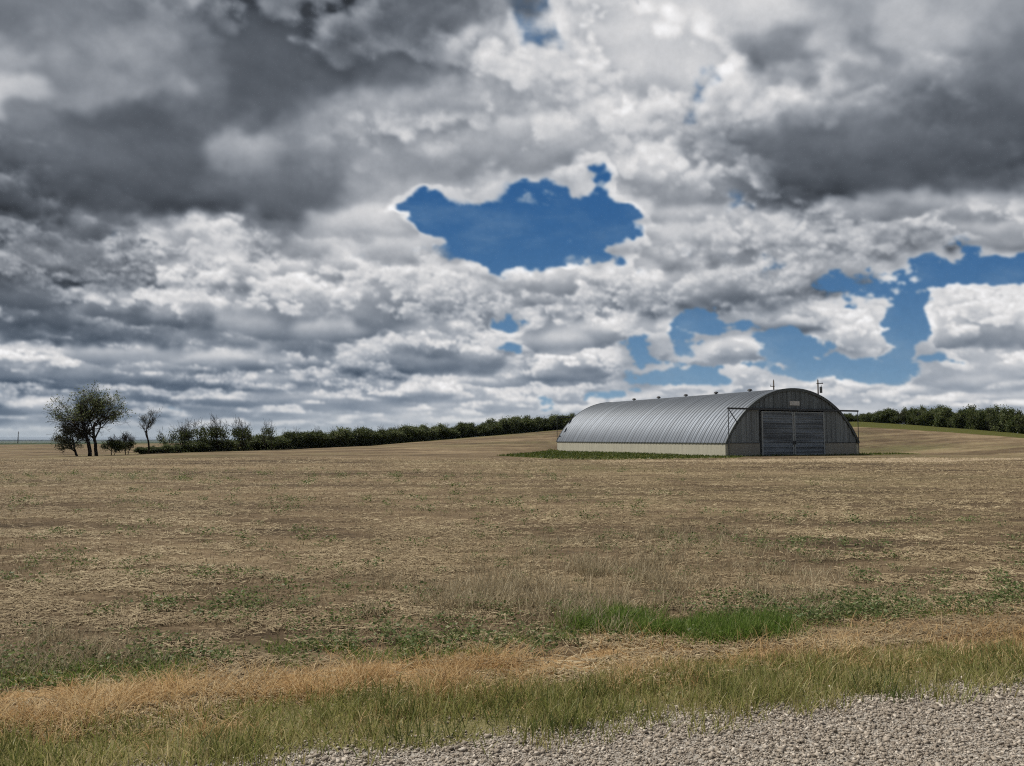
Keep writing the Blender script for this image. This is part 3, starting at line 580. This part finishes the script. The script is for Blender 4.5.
# ---------------------------------------------------------------- trees
def grow(rng, base, d0, length, r0, levels, spread=.55, kids=(3, 5), tropism=.12, taper=.6, bend=.16, clear=1, dens=1.0):
    """returns tube segments and twig points"""
    segs = []; tips = []
    def rec(p, d, ln, r, lv):
        k = max(3, int(4 + lv)); step = ln / k; pts = [(p, r)]
        for i in range(k):
            d = (d + Vector(rng.normal(0, bend, 3)) + Vector((0, 0, tropism))).normalized(); p = p + d * step; rr = r * (1 - (1 - taper) * (i + 1) / k); pts.append((p, rr))
            if lv > 0 and i >= (1 if lv < levels else clear) and rng.rand() < dens:
                for q in range(1 if rng.rand() < .75 else 2):
                    a = rng.uniform(0, 2 * math.pi); u = d.orthogonal().normalized(); w = d.cross(u); dv = (d * (1 - spread * .6) + (u * math.cos(a) + w * math.sin(a)) * spread * rng.uniform(.8, 1.5)).normalized()
                    rec(p, dv, ln * rng.uniform(.50, .72), rr * rng.uniform(.5, .68), lv - 1)
            if lv <= 1: tips.append((p, lv))
        segs.append(pts)
        tips.append((p, lv))
    rec(Vector(base), Vector(d0).normalized(), length, r0, levels)
    return segs, tips
def tubes_mesh(name, segs, rmin=.008, n=5):
    mb = MB()
    for pts in segs:
        for (p, r), (q, s) in zip(pts[:-1], pts[1:]): mb.tube(p, q, max(r, rmin), max(s, rmin), n if r > .03 else 3, False)
    me = bpy.data.meshes.new(name); me.from_pydata(mb.v, [], mb.f); me.update(); me.materials.append(M['bark']); me.polygons.foreach_set('use_smooth', [True] * len(me.polygons)); return me
def leaf_cloud(name, rng, tips, per, rad, size, mat, pred=None, frac=1.0):
    P = [t[0] for t in tips if (pred is None or pred(t[0])) and rng.rand() < frac]
    if not P: P = [tips[0][0]]
    P = np.repeat(np.array([tuple(p) for p in P]), per, axis=0); P = P + rng.normal(0, rad, P.shape)
    me = leafs(name, P[:, 0], P[:, 1], np.maximum(P[:, 2], .05), rng.uniform(.6, 1.3, len(P)) * size, rng, mat); me.materials.append(mat); return me
def gpt(px, depth, dz=0.0):
    x = tan_dir(px, 440)[0] * depth; return (x, depth, float(gz(np.array([x]), np.array([depth]))[0]) + dz)
def tree(name, loc, stems, label, cat, leaf, per, rad, size, pred=None, group=None, rmin=.012, seed=1, crown='crown', frac=1.0):
    rng = np.random.RandomState(seed); o = empty(name, loc); tag(o, label, cat, group); segs = []; tips = []
    for st in stems:
        s, t = grow(rng, *st[0], **st[1]); segs += s; tips += t
    link('trunk', tubes_mesh('trunk', segs, rmin), None, o)
    if per: link(crown, leaf_cloud(crown, rng, tips, per, rad, size, leaf, pred, frac), None, o)
    return o
def make_trees():
    V3 = Vector
    # big two-stemmed tree; spreading crown high up
    tree('leafy_tree', gpt(93, 95), [(((-.35, 0, -.1), (-.10, 0, 1), 4.35, .25, 4), dict(spread=.61, bend=.10, tropism=.07, clear=3, dens=.85)), (((.45, .1, -.1), (.05, .05, 1), 4.35, .22, 4), dict(spread=.60, bend=.10, tropism=.06, clear=3, dens=.85))],
         'tallest tree at far left with two dark trunks and a wide sparse green crown', 'tree', M['leaf'], 4, .20, .10, lambda p: p.z > 4.3, seed=11, frac=.17)
    tree('leafy_tree', gpt(78, 94), [(((0, 0, -.1), (-.55, 0, 1), 2.5, .15, 4), dict(spread=.7, bend=.14, tropism=.03, dens=.8))],
         'lower leaning tree with grey green leaves, left of the tallest tree', 'tree', M['leaf_olive'], 4, .16, .09, lambda p: p.z > .9, seed=23, frac=.22)
    tree('bare_tree', gpt(149, 99), [(((0, 0, -.1), (.04, 0, 1), 3.1, .14, 4), dict(spread=.55, bend=.09, tropism=.14, clear=3, dens=.8))],
         'slim nearly bare tree standing alone right of the tallest tree', 'tree', M['leaf_olive'], 1, .12, .05, lambda p: p.z > 2.3, seed=5, frac=.4)
    # bush at the foot of the big tree
    tree('bush', gpt(112, 97), [(((0, 0, -.1), (.1, 0, 1), 1.5, .06, 3), dict(spread=.7, bend=.16)), (((.3, 0, -.1), (.4, 0, 1), 1.2, .05, 3), dict(spread=.7, bend=.16))],
         'twiggy half bare bush just right of the tallest tree', 'bush', M['leaf_dark'], 2, .14, .07, lambda p: p.z < 1.7, seed=31, crown='foliage')
    tree('bush', gpt(126, 98), [(((0, 0, -.1), (-.1, 0, 1), 1.6, .06, 3), dict(spread=.6, bend=.16)), (((.3, 0, -.1), (.3, 0, 1), 1.5, .05, 3), dict(spread=.6, bend=.16))],
         'twiggy half bare bush left of the slim bare tree', 'bush', M['leaf_dark'], 2, .14, .07, lambda p: p.z < 1.5, seed=37, crown='foliage')
    # shrub kinds
    def shrub_kind(i, h, w, leafy, mat, seed):
        rng = np.random.RandomState(seed); segs = []; tips = []
        for q in range(5 if leafy else 4):
            a = rng.uniform(0, 6.28); b = (math.cos(a) * w * .22, math.sin(a) * w * .22, -.1)
            s, t = grow(rng, b, (math.cos(a) * .45 * w / h, math.sin(a) * .45 * w / h, 1), h * rng.uniform(.42, .6), .05, 3, spread=.55, bend=.13, tropism=.10, dens=1.0 if leafy else .62); segs += s; tips += t
        tm = tubes_mesh('stems', segs, .010, 4)
        low = [(Vector((rng.normal(0, w * .26), rng.normal(0, w * .26), rng.uniform(0, .9))), 0) for _ in range(260 if leafy else 110)]
        if leafy: fm = leaf_cloud('foliage', rng, [t for t in tips if rng.rand() < .7] + low, 3, .15, .09, mat)
        else: fm = leaf_cloud('foliage', rng, tips + low, 2, .16, .08, mat, lambda p: p.z < h * .62 and rng.rand() < .6)
        hh = np.array([v.co.z for v in tm.vertices]); return tm, fm, float(np.percentile(hh, 99))
    K = [shrub_kind(0, 2.4, 2.2, True, M['leaf_dark'], 101), shrub_kind(1, 2.4, 2.4, True, M['leaf_dark'], 102), shrub_kind(2, 2.4, 2.0, True, M['leaf'], 103), shrub_kind(3, 2.4, 1.8, True, M['leaf_dark'], 104), shrub_kind(4, 3.2, 1.8, False, M['leaf_dark'], 105), shrub_kind(5, 3.2, 2.2, False, M['leaf_dark'], 106), shrub_kind(6, 2.6, 1.4, True, M['leaf_dark'], 107)]
    rng = np.random.RandomState(55)
    def put(px, depth, kind, height, width, name, label, cat, group):
        tm, fm, h0 = K[kind]; o = empty(name, gpt(px, depth), rng.uniform(0, 6.28)); s = height / h0; o.scale = (s * width, s * width, s); tag(o, label, cat, group)
        a = link('stems', tm, None, o); b = link('foliage', fm, None, o); return o
    # individually recognisable twiggy shrubs left of the hedge
    put(171, 104, 5, 3.4, .9, 'shrub', 'tall twiggy shrub at the left end of the hedge, nearest the slim bare tree', 'shrub', None)
    put(183, 104, 4, 4.3, .8, 'shrub', 'tallest upright bare-topped shrub just right of the slim bare tree', 'shrub', None)
    put(195, 105, 5, 4.4, .9, 'shrub', 'bare-topped shrub forming the right side of the first twiggy clump', 'shrub', None)
    put(222, 107, 4, 4.9, .8, 'shrub', 'tall pointed twiggy shrub at the left of the second hedge clump', 'shrub', None)
    put(236, 107, 5, 4.2, .9, 'shrub', 'dense dark twiggy shrub in the middle of the second hedge clump', 'shrub', None)
    put(247, 108, 4, 4.5, .8, 'shrub', 'twiggy shrub just left of the last bare top in the left hedge', 'shrub', None)
    put(270, 111, 5, 4.2, .7, 'shrub', 'last tall bare-topped shrub before the left hedge turns low and even', 'shrub', None)
    us = []
    px = 142.0
    while px < 592:
        dep = float(np.interp(tan_dir(px, 440)[0], HU, HY)); top = np.interp(px, [140, 200, 260, 300, 370, 450, 520, 560, 592], [448, 442, 439, 436, 432, 427.5, 421, 418, 417]); basepy = np.interp(px, HP[:, 0], HP[:, 2])
        if px < 165: top = 446
        hgt = (basepy - top) / 769 * dep * rng.uniform(.75, 1.25)
        put(px, dep + rng.uniform(-.6, 2.2), int(rng.choice([0, 1, 2, 3, 6])), max(hgt, .7), 1.25 * rng.uniform(.85, 1.2) * (1.3 if hgt < 2 else 1), 'hedge_shrub', 'dark green leafy shrub in the long hedge running left from the metal shed', 'shrub', 'shrubs of the left hedge')
        px += 769 * 1.05 / dep * rng.uniform(.85, 1.15) * .95
    for q in (290, 318, 338, 362, 381, 402, 428, 447, 463, 488, 505, 523, 541, 556):
        dep = float(np.interp(tan_dir(q, 440)[0], HU, HY)); basepy = np.interp(q, HP[:, 0], HP[:, 2]); top = np.interp(q, [260, 370, 450, 560], [428, 426, 423, 414])
        put(q, dep + 1.5, 4 if q % 2 else 5, (basepy - top) / 769 * dep, .6, 'sapling', 'thin bare-topped sapling poking up out of the long left hedge', 'sapling', 'saplings in the left hedge')
    for row in range(2):
        px = 826.0 + 5 * row
        while px < 1090:
            dep = float(np.interp(tan_dir(px, 440)[0], HU, HY)) + 3.2 + row * 2.0; top = np.interp(px, [826, 870, 900, 940, 950, 975, 990, 1024, 1090], [414, 413, 410.5, 408, 412.5, 412, 409, 411, 410]); basepy = np.interp(px, HP[:, 0], HP[:, 2])
            hgt = (basepy - top) / 769 * dep * rng.uniform(.5, 1.12)
            put(px, dep + rng.uniform(-.7, .7), int(rng.choice([0, 1, 2, 3, 6, 4, 5])), hgt, rng.uniform(.6, 1.1) if hgt > 2.5 else 1.2, 'hedge_shrub', 'tall dark green shrub in the hedge on the rise right of the metal shed', 'shrub', 'shrubs of the right hedge')
            px += 769 * 1.0 / dep * rng.uniform(.8, 1.2)
# ---------------------------------------------------------------- shed
def make_shed():
    base = empty('quonset_shed', BL, math.atan2(rt.y, rt.x)); tag(base, 'long arched corrugated metal shed on a low concrete wall with double sliding doors', 'shed')
    W, L, H, WH = BW, BLEN, 6.15, 1.13; Rr = ((W / 2) ** 2 + (H - WH) ** 2) / (2 * (H - WH)); cz = H - Rr; a0 = math.asin((W / 2) / Rr)     # local: x across, y back, z up
    if cz > WH: a0 = math.pi - a0
    def arc(t, dr=0.0): return (W / 2 + (Rr + dr) * math.sin(t), cz + (Rr + dr) * math.cos(t))
    hoops = 60; ny = hoops * 8 + 1; yv = np.linspace(-.10, L + .10, ny); prof = .058 * np.cos(2 * np.pi * hoops * (yv - yv[0]) / (yv[-1] - yv[0])); prof = np.sign(prof) * np.abs(prof) ** .8 * .058 ** .2
    def course(name, t0, t1, dr, mat, parent):
        nt = max(int((t1 - t0) / R(3.2)), 3); ts = np.linspace(t0, t1, nt + 1); V = []
        for t in ts:
            x, z = W / 2 + (Rr + dr + prof) * math.sin(t), cz + (Rr + dr + prof) * math.cos(t); V.append(np.stack([x, yv, z], -1))
        V = np.array(V).reshape(-1, 3); i = np.arange(nt)[:, None] * ny; j = np.arange(ny - 1)[None]
        Fc = np.stack([i + j, i + j + 1, i + ny + j + 1, i + ny + j], -1).reshape(-1, 4); me = np_mesh(name, V, Fc[:, ::-1], True); o = link(name, me, mat, parent)
        m = o.modifiers.new('thickness', 'SOLIDIFY'); m.thickness = .012; m.offset = -1; e = o.modifiers.new('edges', 'EDGE_SPLIT'); e.split_angle = R(78); return o
    seam = R(39.5)
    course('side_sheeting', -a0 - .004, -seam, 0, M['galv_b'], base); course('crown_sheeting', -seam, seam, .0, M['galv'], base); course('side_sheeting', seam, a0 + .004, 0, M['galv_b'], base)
    # concrete stem walls with pilasters
    T = .28
    for sx in (0, 1):
        mb = MB(); x0, x1 = (0, T) if sx == 0 else (W - T, W); mb.box((x0, 0, -.5), (x1, L, WH))
        for q in range(0):
            y = .15 + q * (L - .6) / 8; o_ = .035
            mb.box((x0 - o_ if sx == 0 else x1 - .02, y, -.5), (x0 + .02 if sx == 0 else x1 + o_, y + .28, WH - .004))
        mb.build('stem_wall', M['concrete'], base)
    mb = MB(); mb.box((-.05, -.02, WH), (T + .02, L + .02, WH + .05)); mb.build('sill_plate', M['flashing'], base); mb = MB(); mb.box((W - T - .02, -.02, WH), (W + .05, L + .02, WH + .05)); mb.build('sill_plate', M['flashing'], base)
    # end walls
    D0, D1, DH = 4.1, 11.9, 4.03; HD = 4.22
    def halfw(z): return math.sqrt(max((Rr - .03) ** 2 - (z - cz) ** 2, 0))
    def ribbed(name, x0, x1, zlo, zhi, y, mat, parent, pitch=.42, dep=.035, back=False):
        """vertical ribbed sheet; zlo/zhi functions of x; y outward face"""
        xs = []; 
        x = x0; s_ = 0
        while x < x1 - 1e-6:
            for f, o_ in ((0, 0), (.50, 0), (.58, 1), (.92, 1)): 
                if x + f * pitch < x1: xs.append((x + f * pitch, o_))
            x += pitch
        xs.append((x1, 0)); V = []; Fc = []; sg = 1 if back else -1
        for (xx, o_) in xs:
            a, b = zlo(xx), max(zhi(xx), zlo(xx) + .01); V += [(xx, y + sg * o_ * dep, a), (xx, y + sg * o_ * dep, b), (xx, y - sg * .04, b), (xx, y - sg * .04, a)]
        n = len(xs)
        for i in range(n - 1):
            p = 4 * i; q = p + 4; Fc += [(p, q, q + 1, p + 1), (p + 1, q + 1, q + 2, p + 2), (p + 2, q + 2, q + 3, p + 3), (p + 3, q + 3, q, p)]
        Fc += [(0, 1, 2, 3), tuple(4 * (n - 1) + k for k in (3, 2, 1, 0))]
        me = bpy.data.meshes.new(name); me.from_pydata(V, [], Fc); me.update(); return link(name, me, mat, parent)
    def arch_z(x): return cz + math.sqrt(max((Rr - .05) ** 2 - (x - W / 2) ** 2, 0)) - .02
    def gable(yf, back):
        y = yf; sg = 1 if back else -1; hw = halfw(HD)
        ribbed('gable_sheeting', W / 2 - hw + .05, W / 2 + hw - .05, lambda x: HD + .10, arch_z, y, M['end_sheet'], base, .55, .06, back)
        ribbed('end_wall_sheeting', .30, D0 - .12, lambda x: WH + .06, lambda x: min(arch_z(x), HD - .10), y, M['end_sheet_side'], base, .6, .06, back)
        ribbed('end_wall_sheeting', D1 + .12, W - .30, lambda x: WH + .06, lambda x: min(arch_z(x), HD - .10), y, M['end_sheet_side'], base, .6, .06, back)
        y0, y1 = (y - .03, y + .22) if not back else (y - .22, y + .03)
        for a, b in ((T + .002, D0 - .10), (D1 + .10, W - T - .002)):
            mb = MB(); mb.box((a, y0, -.5), (b, y1, WH)); mb.build('end_foundation', M['concrete_end'], base)
            mb = MB(); mb.box((a, y0 - (0 if back else .04), WH + .002), (b, y1 + (.04 if back else 0), WH + .055)); mb.build('end_sill', M['dark_steel'], base)
        # curved flashing at the end of the shell
        mb = MB(); nseg = 44
        for i in range(nseg):
            t0, t1 = -a0 + 2 * a0 * i / nseg, -a0 + 2 * a0 * (i + 1) / nseg; (xa, za), (xb, zb_) = arc(t0, .0), arc(t1, .0); b = len(mb.v)
            (xc, zc), (xd, zd) = arc(t0, -.17), arc(t1, -.17); (xe, ze), (xf, zf) = arc(t0, .085), arc(t1, .085); ya, yb = (y - .155, y - .06) if not back else (y + .06, y + .155)
            mb.v += [(xe, ya, ze), (xf, ya, zf), (xd, ya, zd), (xc, ya, zc), (xe, yb, ze), (xf, yb, zf), (xd, yb, zd), (xc, yb, zc)]
            mb.f += [tuple(b + k for k in q) for q in ((0, 1, 2, 3), (4, 7, 6, 5), (0, 4, 5, 1), (3, 2, 6, 7))]
        mb.build('arch_flashing', M['flashing'], base)
        # track beam, posts, braces
        yt = y + sg * .22
        mb = MB(); mb.box((.10, min(yt, yt + sg * .12), HD - .09), (W - .20, max(yt, yt + sg * .12), HD + .07)); tr = mb.build('door_track', M['dark_steel'], base)
        for px_, dirn in ((.16, 1), (W - .26, 0)):
            mb = MB(); mb.tube((px_, yt + sg * .06, -.1), (px_, yt + sg * .06, HD - .09), .036, .036, 8); mb.build('track_post', M['dark_steel'], base)
            if dirn == 0 or back: continue
            mb = MB(); xe = px_ + dirn * 1.15; mb.bar((px_ + dirn * .15, yt, HD - .12), (xe, yt - sg * .02, HD - 1.35), .06, .06); mb.build('track_brace', M['dark_steel'], base)
        # door jambs
        for a in (D0 - .12, D1 + .02):
            mb = MB(); mb.box((a, min(y, y + sg * .09), -.3), (a + .10, max(y, y + sg * .09), HD - .10)); mb.build('door_jamb', M['dark_steel'], base)
        # two sliding doors of horizontal ribbed sheet
        mid = (D0 + D1) / 2; yd = y + sg * .13
        for a, b in ((D0, mid - .03), (mid + .03, D1)):
            V = []; Fc = []; z = .05; zs = []; pitch = (DH - .10) / 9
            for q in range(9):
                for f, o_ in ((0, 0), (.52, 0), (.60, 1), (.90, 1)): zs.append((.06 + (q + f) * pitch, o_))
            zs.append((.06 + 9 * pitch, 0))
            for zz, o_ in zs: V += [(a + .16, yd + sg * o_ * .06, zz), (b - .16, yd + sg * o_ * .06, zz), (b - .16, yd - sg * .03, zz), (a + .16, yd - sg * .03, zz)]
            n = len(zs)
            for i in range(n - 1):
                p = 4 * i
                for k in range(4): Fc.append((p + k, p + (k + 1) % 4, p + 4 + (k + 1) % 4, p + 4 + k))
            Fc += [(0, 3, 2, 1), tuple(4 * (n - 1) + k for k in range(4))]
            me = bpy.data.meshes.new('sliding_door'); me.from_pydata(V, [], Fc); me.update(); d = link('sliding_door', me, M['door_sheet'], base)
            lo, hi = min(yd - .04, yd + sg * .05), max(yd + .04, yd + sg * .05)
            mb = MB(); mb.box((a, lo, .03), (a + .16, hi, DH)); mb.box((b - .16, lo, .03), (b, hi, DH)); mb.box((a + .162, lo, DH - .09), (b - .162, hi, DH)); mb.box((a + .162, lo, .03), (b - .162, hi, .06)); mb.build('door_frame', M['door_frame'], d)
            hx = b - .08 if a < mid - 1 else a + .08
            mb = MB(); mb.box((hx - .03, min(yd + sg * .052, yd + sg * .12), 1.0), (hx + .03, max(yd + sg * .052, yd + sg * .12), 1.35)); mb.build('door_handle', M['dark_steel'], d)
            for q in (a + .5, b - .5):
                mb = MB(); mb.box((q - .04, min(yt - sg * .06, yt - sg * .012), DH + .002), (q + .04, max(yt - sg * .06, yt - sg * .012), HD - .02)); mb.build('door_hanger', M['dark_steel'], d)
        if not back:
            mb = MB(); mb.box((W / 2 - .60, y - .085, 4.62), (W / 2 + .62, y - .05, 5.02)); mb.build('sign_plate', M['sign_plate'], base)
    gable(0.0, False); gable(L, True)
    # floor slab
    mb = MB(); mb.box((T + .004, .25, -.4), (W - T - .004, L - .25, .02)); mb.build('floor_slab', M['concrete_end'], base)
    for l in (5.75, 10.8, 15.85, 20.9, 25.95):
        mb = MB(); mb.tube((W / 2, l, H - .05), (W / 2, l, H + .16), .13, .13, 12); v = mb.build('roof_vent', M['vent_metal'], base, True)
        mb = MB(); mb.tube((W / 2, l, H + .16), (W / 2, l, H + .30), .26, .20, 14); mb.tube((W / 2, l, H + .30), (W / 2, l, H + .36), .20, .04, 14); mb.build('vent_cap', M['vent_metal'], v)
def make_poles():
    def pole(px, toppy, depth, label, cross=True, tr=False, r=.13, zb=None):
        x, y, z = gpt(px, depth); top = at_depth(px, toppy, depth)[2]; o = empty('utility_pole', (x, y, z)); tag(o, label, 'utility pole'); h = top - z
        MB().tube((0, 0, -.5), (0, 0, h), r * 1.15, r * .75, 10).build('pole', M['pole_wood'], o, True)
        if cross:
            ca = MB().bar((-.25, -.1, h - .55), (.75, -.1, h - .55), .09, .11) if tr else MB().bar((-.55, -.1, h - .9), (.1, -.1, h - .9), .09, .11)
            c = ca.build('crossarm', M['pole_wood'], o)
            for q in ((.6,) if tr else (-.48,)): MB().tube((q, -.1, h - (.5 if tr else .84)), (q, -.1, h - (.32 if tr else .62)), .05, .035, 8).build('insulator', M['transformer_grey'], c, True)
            MB().tube((0, 0, h), (0, 0, h + .2), .045, .03, 8).build('insulator', M['transformer_grey'], o, True)
        if tr:
            t = MB(); t.tube((.42, -.05, h - 2.0), (.42, -.05, h - 1.1), .2, .2, 14); t.tube((.42, -.05, h - 1.1), (.42, -.05, h - 1.02), .2, .1, 14); t = t.build('transformer', M['transformer_grey'], o, False)
            MB().tube((.50, -.05, h - 1.06), (.50, -.05, h - .78), .04, .03, 8).build('bushing', M['transformer_grey'], t, True)
    pole(775, 380.5, 118, 'plain wooden utility pole rising behind the shed roof left of its arch top')
    pole(819.5, 380, 118, 'wooden utility pole with a transformer, behind the right shoulder of the shed', True, True)
    x, y, z = gpt(18, 420); top = at_depth(18, 431.5, 420)[2]; o = empty('utility_pole', (x, y, z)); tag(o, 'tiny distant pole on the left horizon beyond the field', 'utility pole')
    MB().tube((0, 0, -.5), (0, 0, top - z), .24, .17, 8).build('pole', M['pole_wood'], o, True)
# ---------------------------------------------------------------- sky and light
SUN_AZ, SUN_EL = -62.0, 58.0                 # degrees, azimuth from straight ahead, negative to the left
def make_sky():
    pk = sky_field(); SSTEP = pk[-2]; img = sky_grade(pk); Hh, Ww = img.shape[:2]
    lin = np.where(img <= .04045, img / 12.92, ((img + .055) / 1.055) ** 2.4)
    az = np.concatenate([np.arange(-38, 38.01, .082), np.linspace(40, 320, 90)]); el = np.concatenate([[-3, -1.5], np.arange(-.6, 33.5, .082), np.linspace(34.5, 40, 5)])
    A, E = np.meshgrid(np.radians(az), np.radians(el)); RD = 24000.0
    dx, dy, dz = np.sin(A) * np.cos(E), np.cos(A) * np.cos(E), np.sin(E)
    V = np.stack([dx, dy, dz], -1).reshape(-1, 3) * RD
    f = dy * CT + dz * ST; upc = dz * CT - dy * ST
    front = np.abs(np.degrees(A)) <= 38.5; fr = np.where(front, np.maximum(f, .1), 1)
    px = np.where(front, 512 + F * dx / fr, 512 + F * 1.1 * np.sin(A * 1.5)); py = np.where(front, 383 - F * upc / fr, 438 - F * np.tan(E) * .95)
    px = np.where(px > SX1 - 4, 2 * (SX1 - 4) - px, px); px = np.where(px < SX0 + 2, 2 * (SX0 + 2) - px, px)
    gx = np.clip((px - SX0) / SSTEP, 0, Ww - 1.01); gy = np.clip((py - SY0) / SSTEP, 0, Hh - 1.01); ix = gx.astype(int); iy = gy.astype(int); fx = (gx - ix)[..., None]; fy = (gy - iy)[..., None]
    c = (lin[iy, ix] * (1 - fx) + lin[iy, ix + 1] * fx) * (1 - fy) + (lin[iy + 1, ix] * (1 - fx) + lin[iy + 1, ix + 1] * fx) * fy
    n = len(az); k = len(el); i = np.arange(k - 1)[:, None] * n; j = np.arange(n)[None]; j2 = (j + 1) % n
    Fc = np.stack([i + j, i + j2, i + n + j2, i + n + j], -1).reshape(-1, 4)[:, ::-1]
    me = np_mesh('sky', V, Fc, True); at = me.attributes.new('cloud_light', 'FLOAT_COLOR', 'POINT')
    at.data.foreach_set('color', np.concatenate([c, np.ones(c.shape[:2] + (1,))], -1).astype(np.float32).ravel())
    m = NT('sky_clouds'); a = m.n('ShaderNodeAttribute', attribute_name='cloud_light'); e = m.n('ShaderNodeEmission')
    no = m.noise(160, 4, .6, m.mapped((1 / RD,) * 3)); g = m.math('ADD', m.math('MULTIPLY', m.math('SUBTRACT', no, .5), .16), 1.0)
    m.l(a.outputs['Color'], e.inputs[0]); m.l(g, e.inputs[1]); m.l(e.outputs[0], m.out.inputs[0])
    try: m.m.cycles.emission_sampling = 'NONE'
    except Exception: pass
    o = link('sky', me, m.m); tag(o, kind='structure')
    w = bpy.data.worlds.new('World'); SC.world = w; w.use_nodes = True; t = w.node_tree; t.nodes.clear()
    out = t.nodes.new('ShaderNodeOutputWorld'); bg = t.nodes.new('ShaderNodeBackground'); sky = t.nodes.new('ShaderNodeTexSky'); sky.sky_type = 'NISHITA'; sky.sun_disc = False
    sky.sun_elevation = R(SUN_EL); sky.sun_rotation = R(SUN_AZ); sky.air_density = 1; sky.dust_density = .6; sky.ozone_density = 1.5
    tc = t.nodes.new('ShaderNodeTexCoord'); nz = t.nodes.new('ShaderNodeTexNoise'); nz.inputs['Scale'].default_value = 2.2; nz.inputs['Detail'].default_value = 6; t.links.new(tc.outputs['Generated'], nz.inputs[0])
    rp = t.nodes.new('ShaderNodeValToRGB'); rp.color_ramp.elements[0].position = .38; rp.color_ramp.elements[1].position = .52; t.links.new(nz.outputs['Fac'], rp.inputs[0])
    mx = t.nodes.new('ShaderNodeMix'); mx.data_type = 'RGBA'; mx.inputs[7].default_value = (3.6, 3.7, 3.9, 1); t.links.new(rp.outputs[0], mx.inputs[0]); t.links.new(sky.outputs[0], mx.inputs[6])
    t.links.new(mx.outputs[2], bg.inputs[0]); bg.inputs[1].default_value = .06; t.links.new(bg.outputs[0], out.inputs[0])
    l = bpy.data.lights.new('sun', 'SUN'); l.energy = 5.0; l.angle = R(.53); l.color = (1, .955, .88); o = bpy.data.objects.new('sun', l); COL.objects.link(o)
    s = Vector((math.sin(R(SUN_AZ)) * math.cos(R(SUN_EL)), math.cos(R(SUN_AZ)) * math.cos(R(SUN_EL)), math.sin(R(SUN_EL)))); o.rotation_euler = s.to_track_quat('Z', 'Y').to_euler(); o.location = s * 60
def make_haze():
    mb = MB(); S = 15800; mb.box((-S, -S, -28), (S, S, 13)); m = NT('haze_air'); v = m.n('ShaderNodeVolumePrincipled'); v.inputs['Color'].default_value = (.62, .74, .9, 1); v.inputs['Density'].default_value = HAZE
    m.l(v.outputs[0], m.out.inputs[1]); o = mb.build('haze', m.m); tag(o, 'thin pale blue haze over the far plain', 'haze', None, 'stuff')
HAZE = .5 / 13000
def main():
    make_mats(); make_ground(); make_cover(); make_trees(); make_shed(); make_poles(); make_sky()
    if HAZE: make_haze()
    c = bpy.data.cameras.new('camera'); c.sensor_width = 36; c.lens = F / 1024 * 36; c.clip_start = .05; c.clip_end = 60000
    o = bpy.data.objects.new('camera', c); COL.objects.link(o); o.location = (0, 0, EYE); o.rotation_euler = (math.pi / 2 + TILT, 0, 0); SC.camera = o
    SC.view_settings.view_transform = 'Standard'; SC.view_settings.look = 'None'; SC.view_settings.exposure = 0; SC.view_settings.gamma = 1
    SC.render.engine = 'CYCLES'; cy = SC.cycles; cy.max_bounces = 6; cy.diffuse_bounces = 3; cy.glossy_bounces = 3; cy.transparent_max_bounces = 8; cy.volume_bounces = 0; cy.use_denoising = False
    cy.filter_width = 1.15; cy.use_adaptive_sampling = True; cy.adaptive_threshold = .02
main()
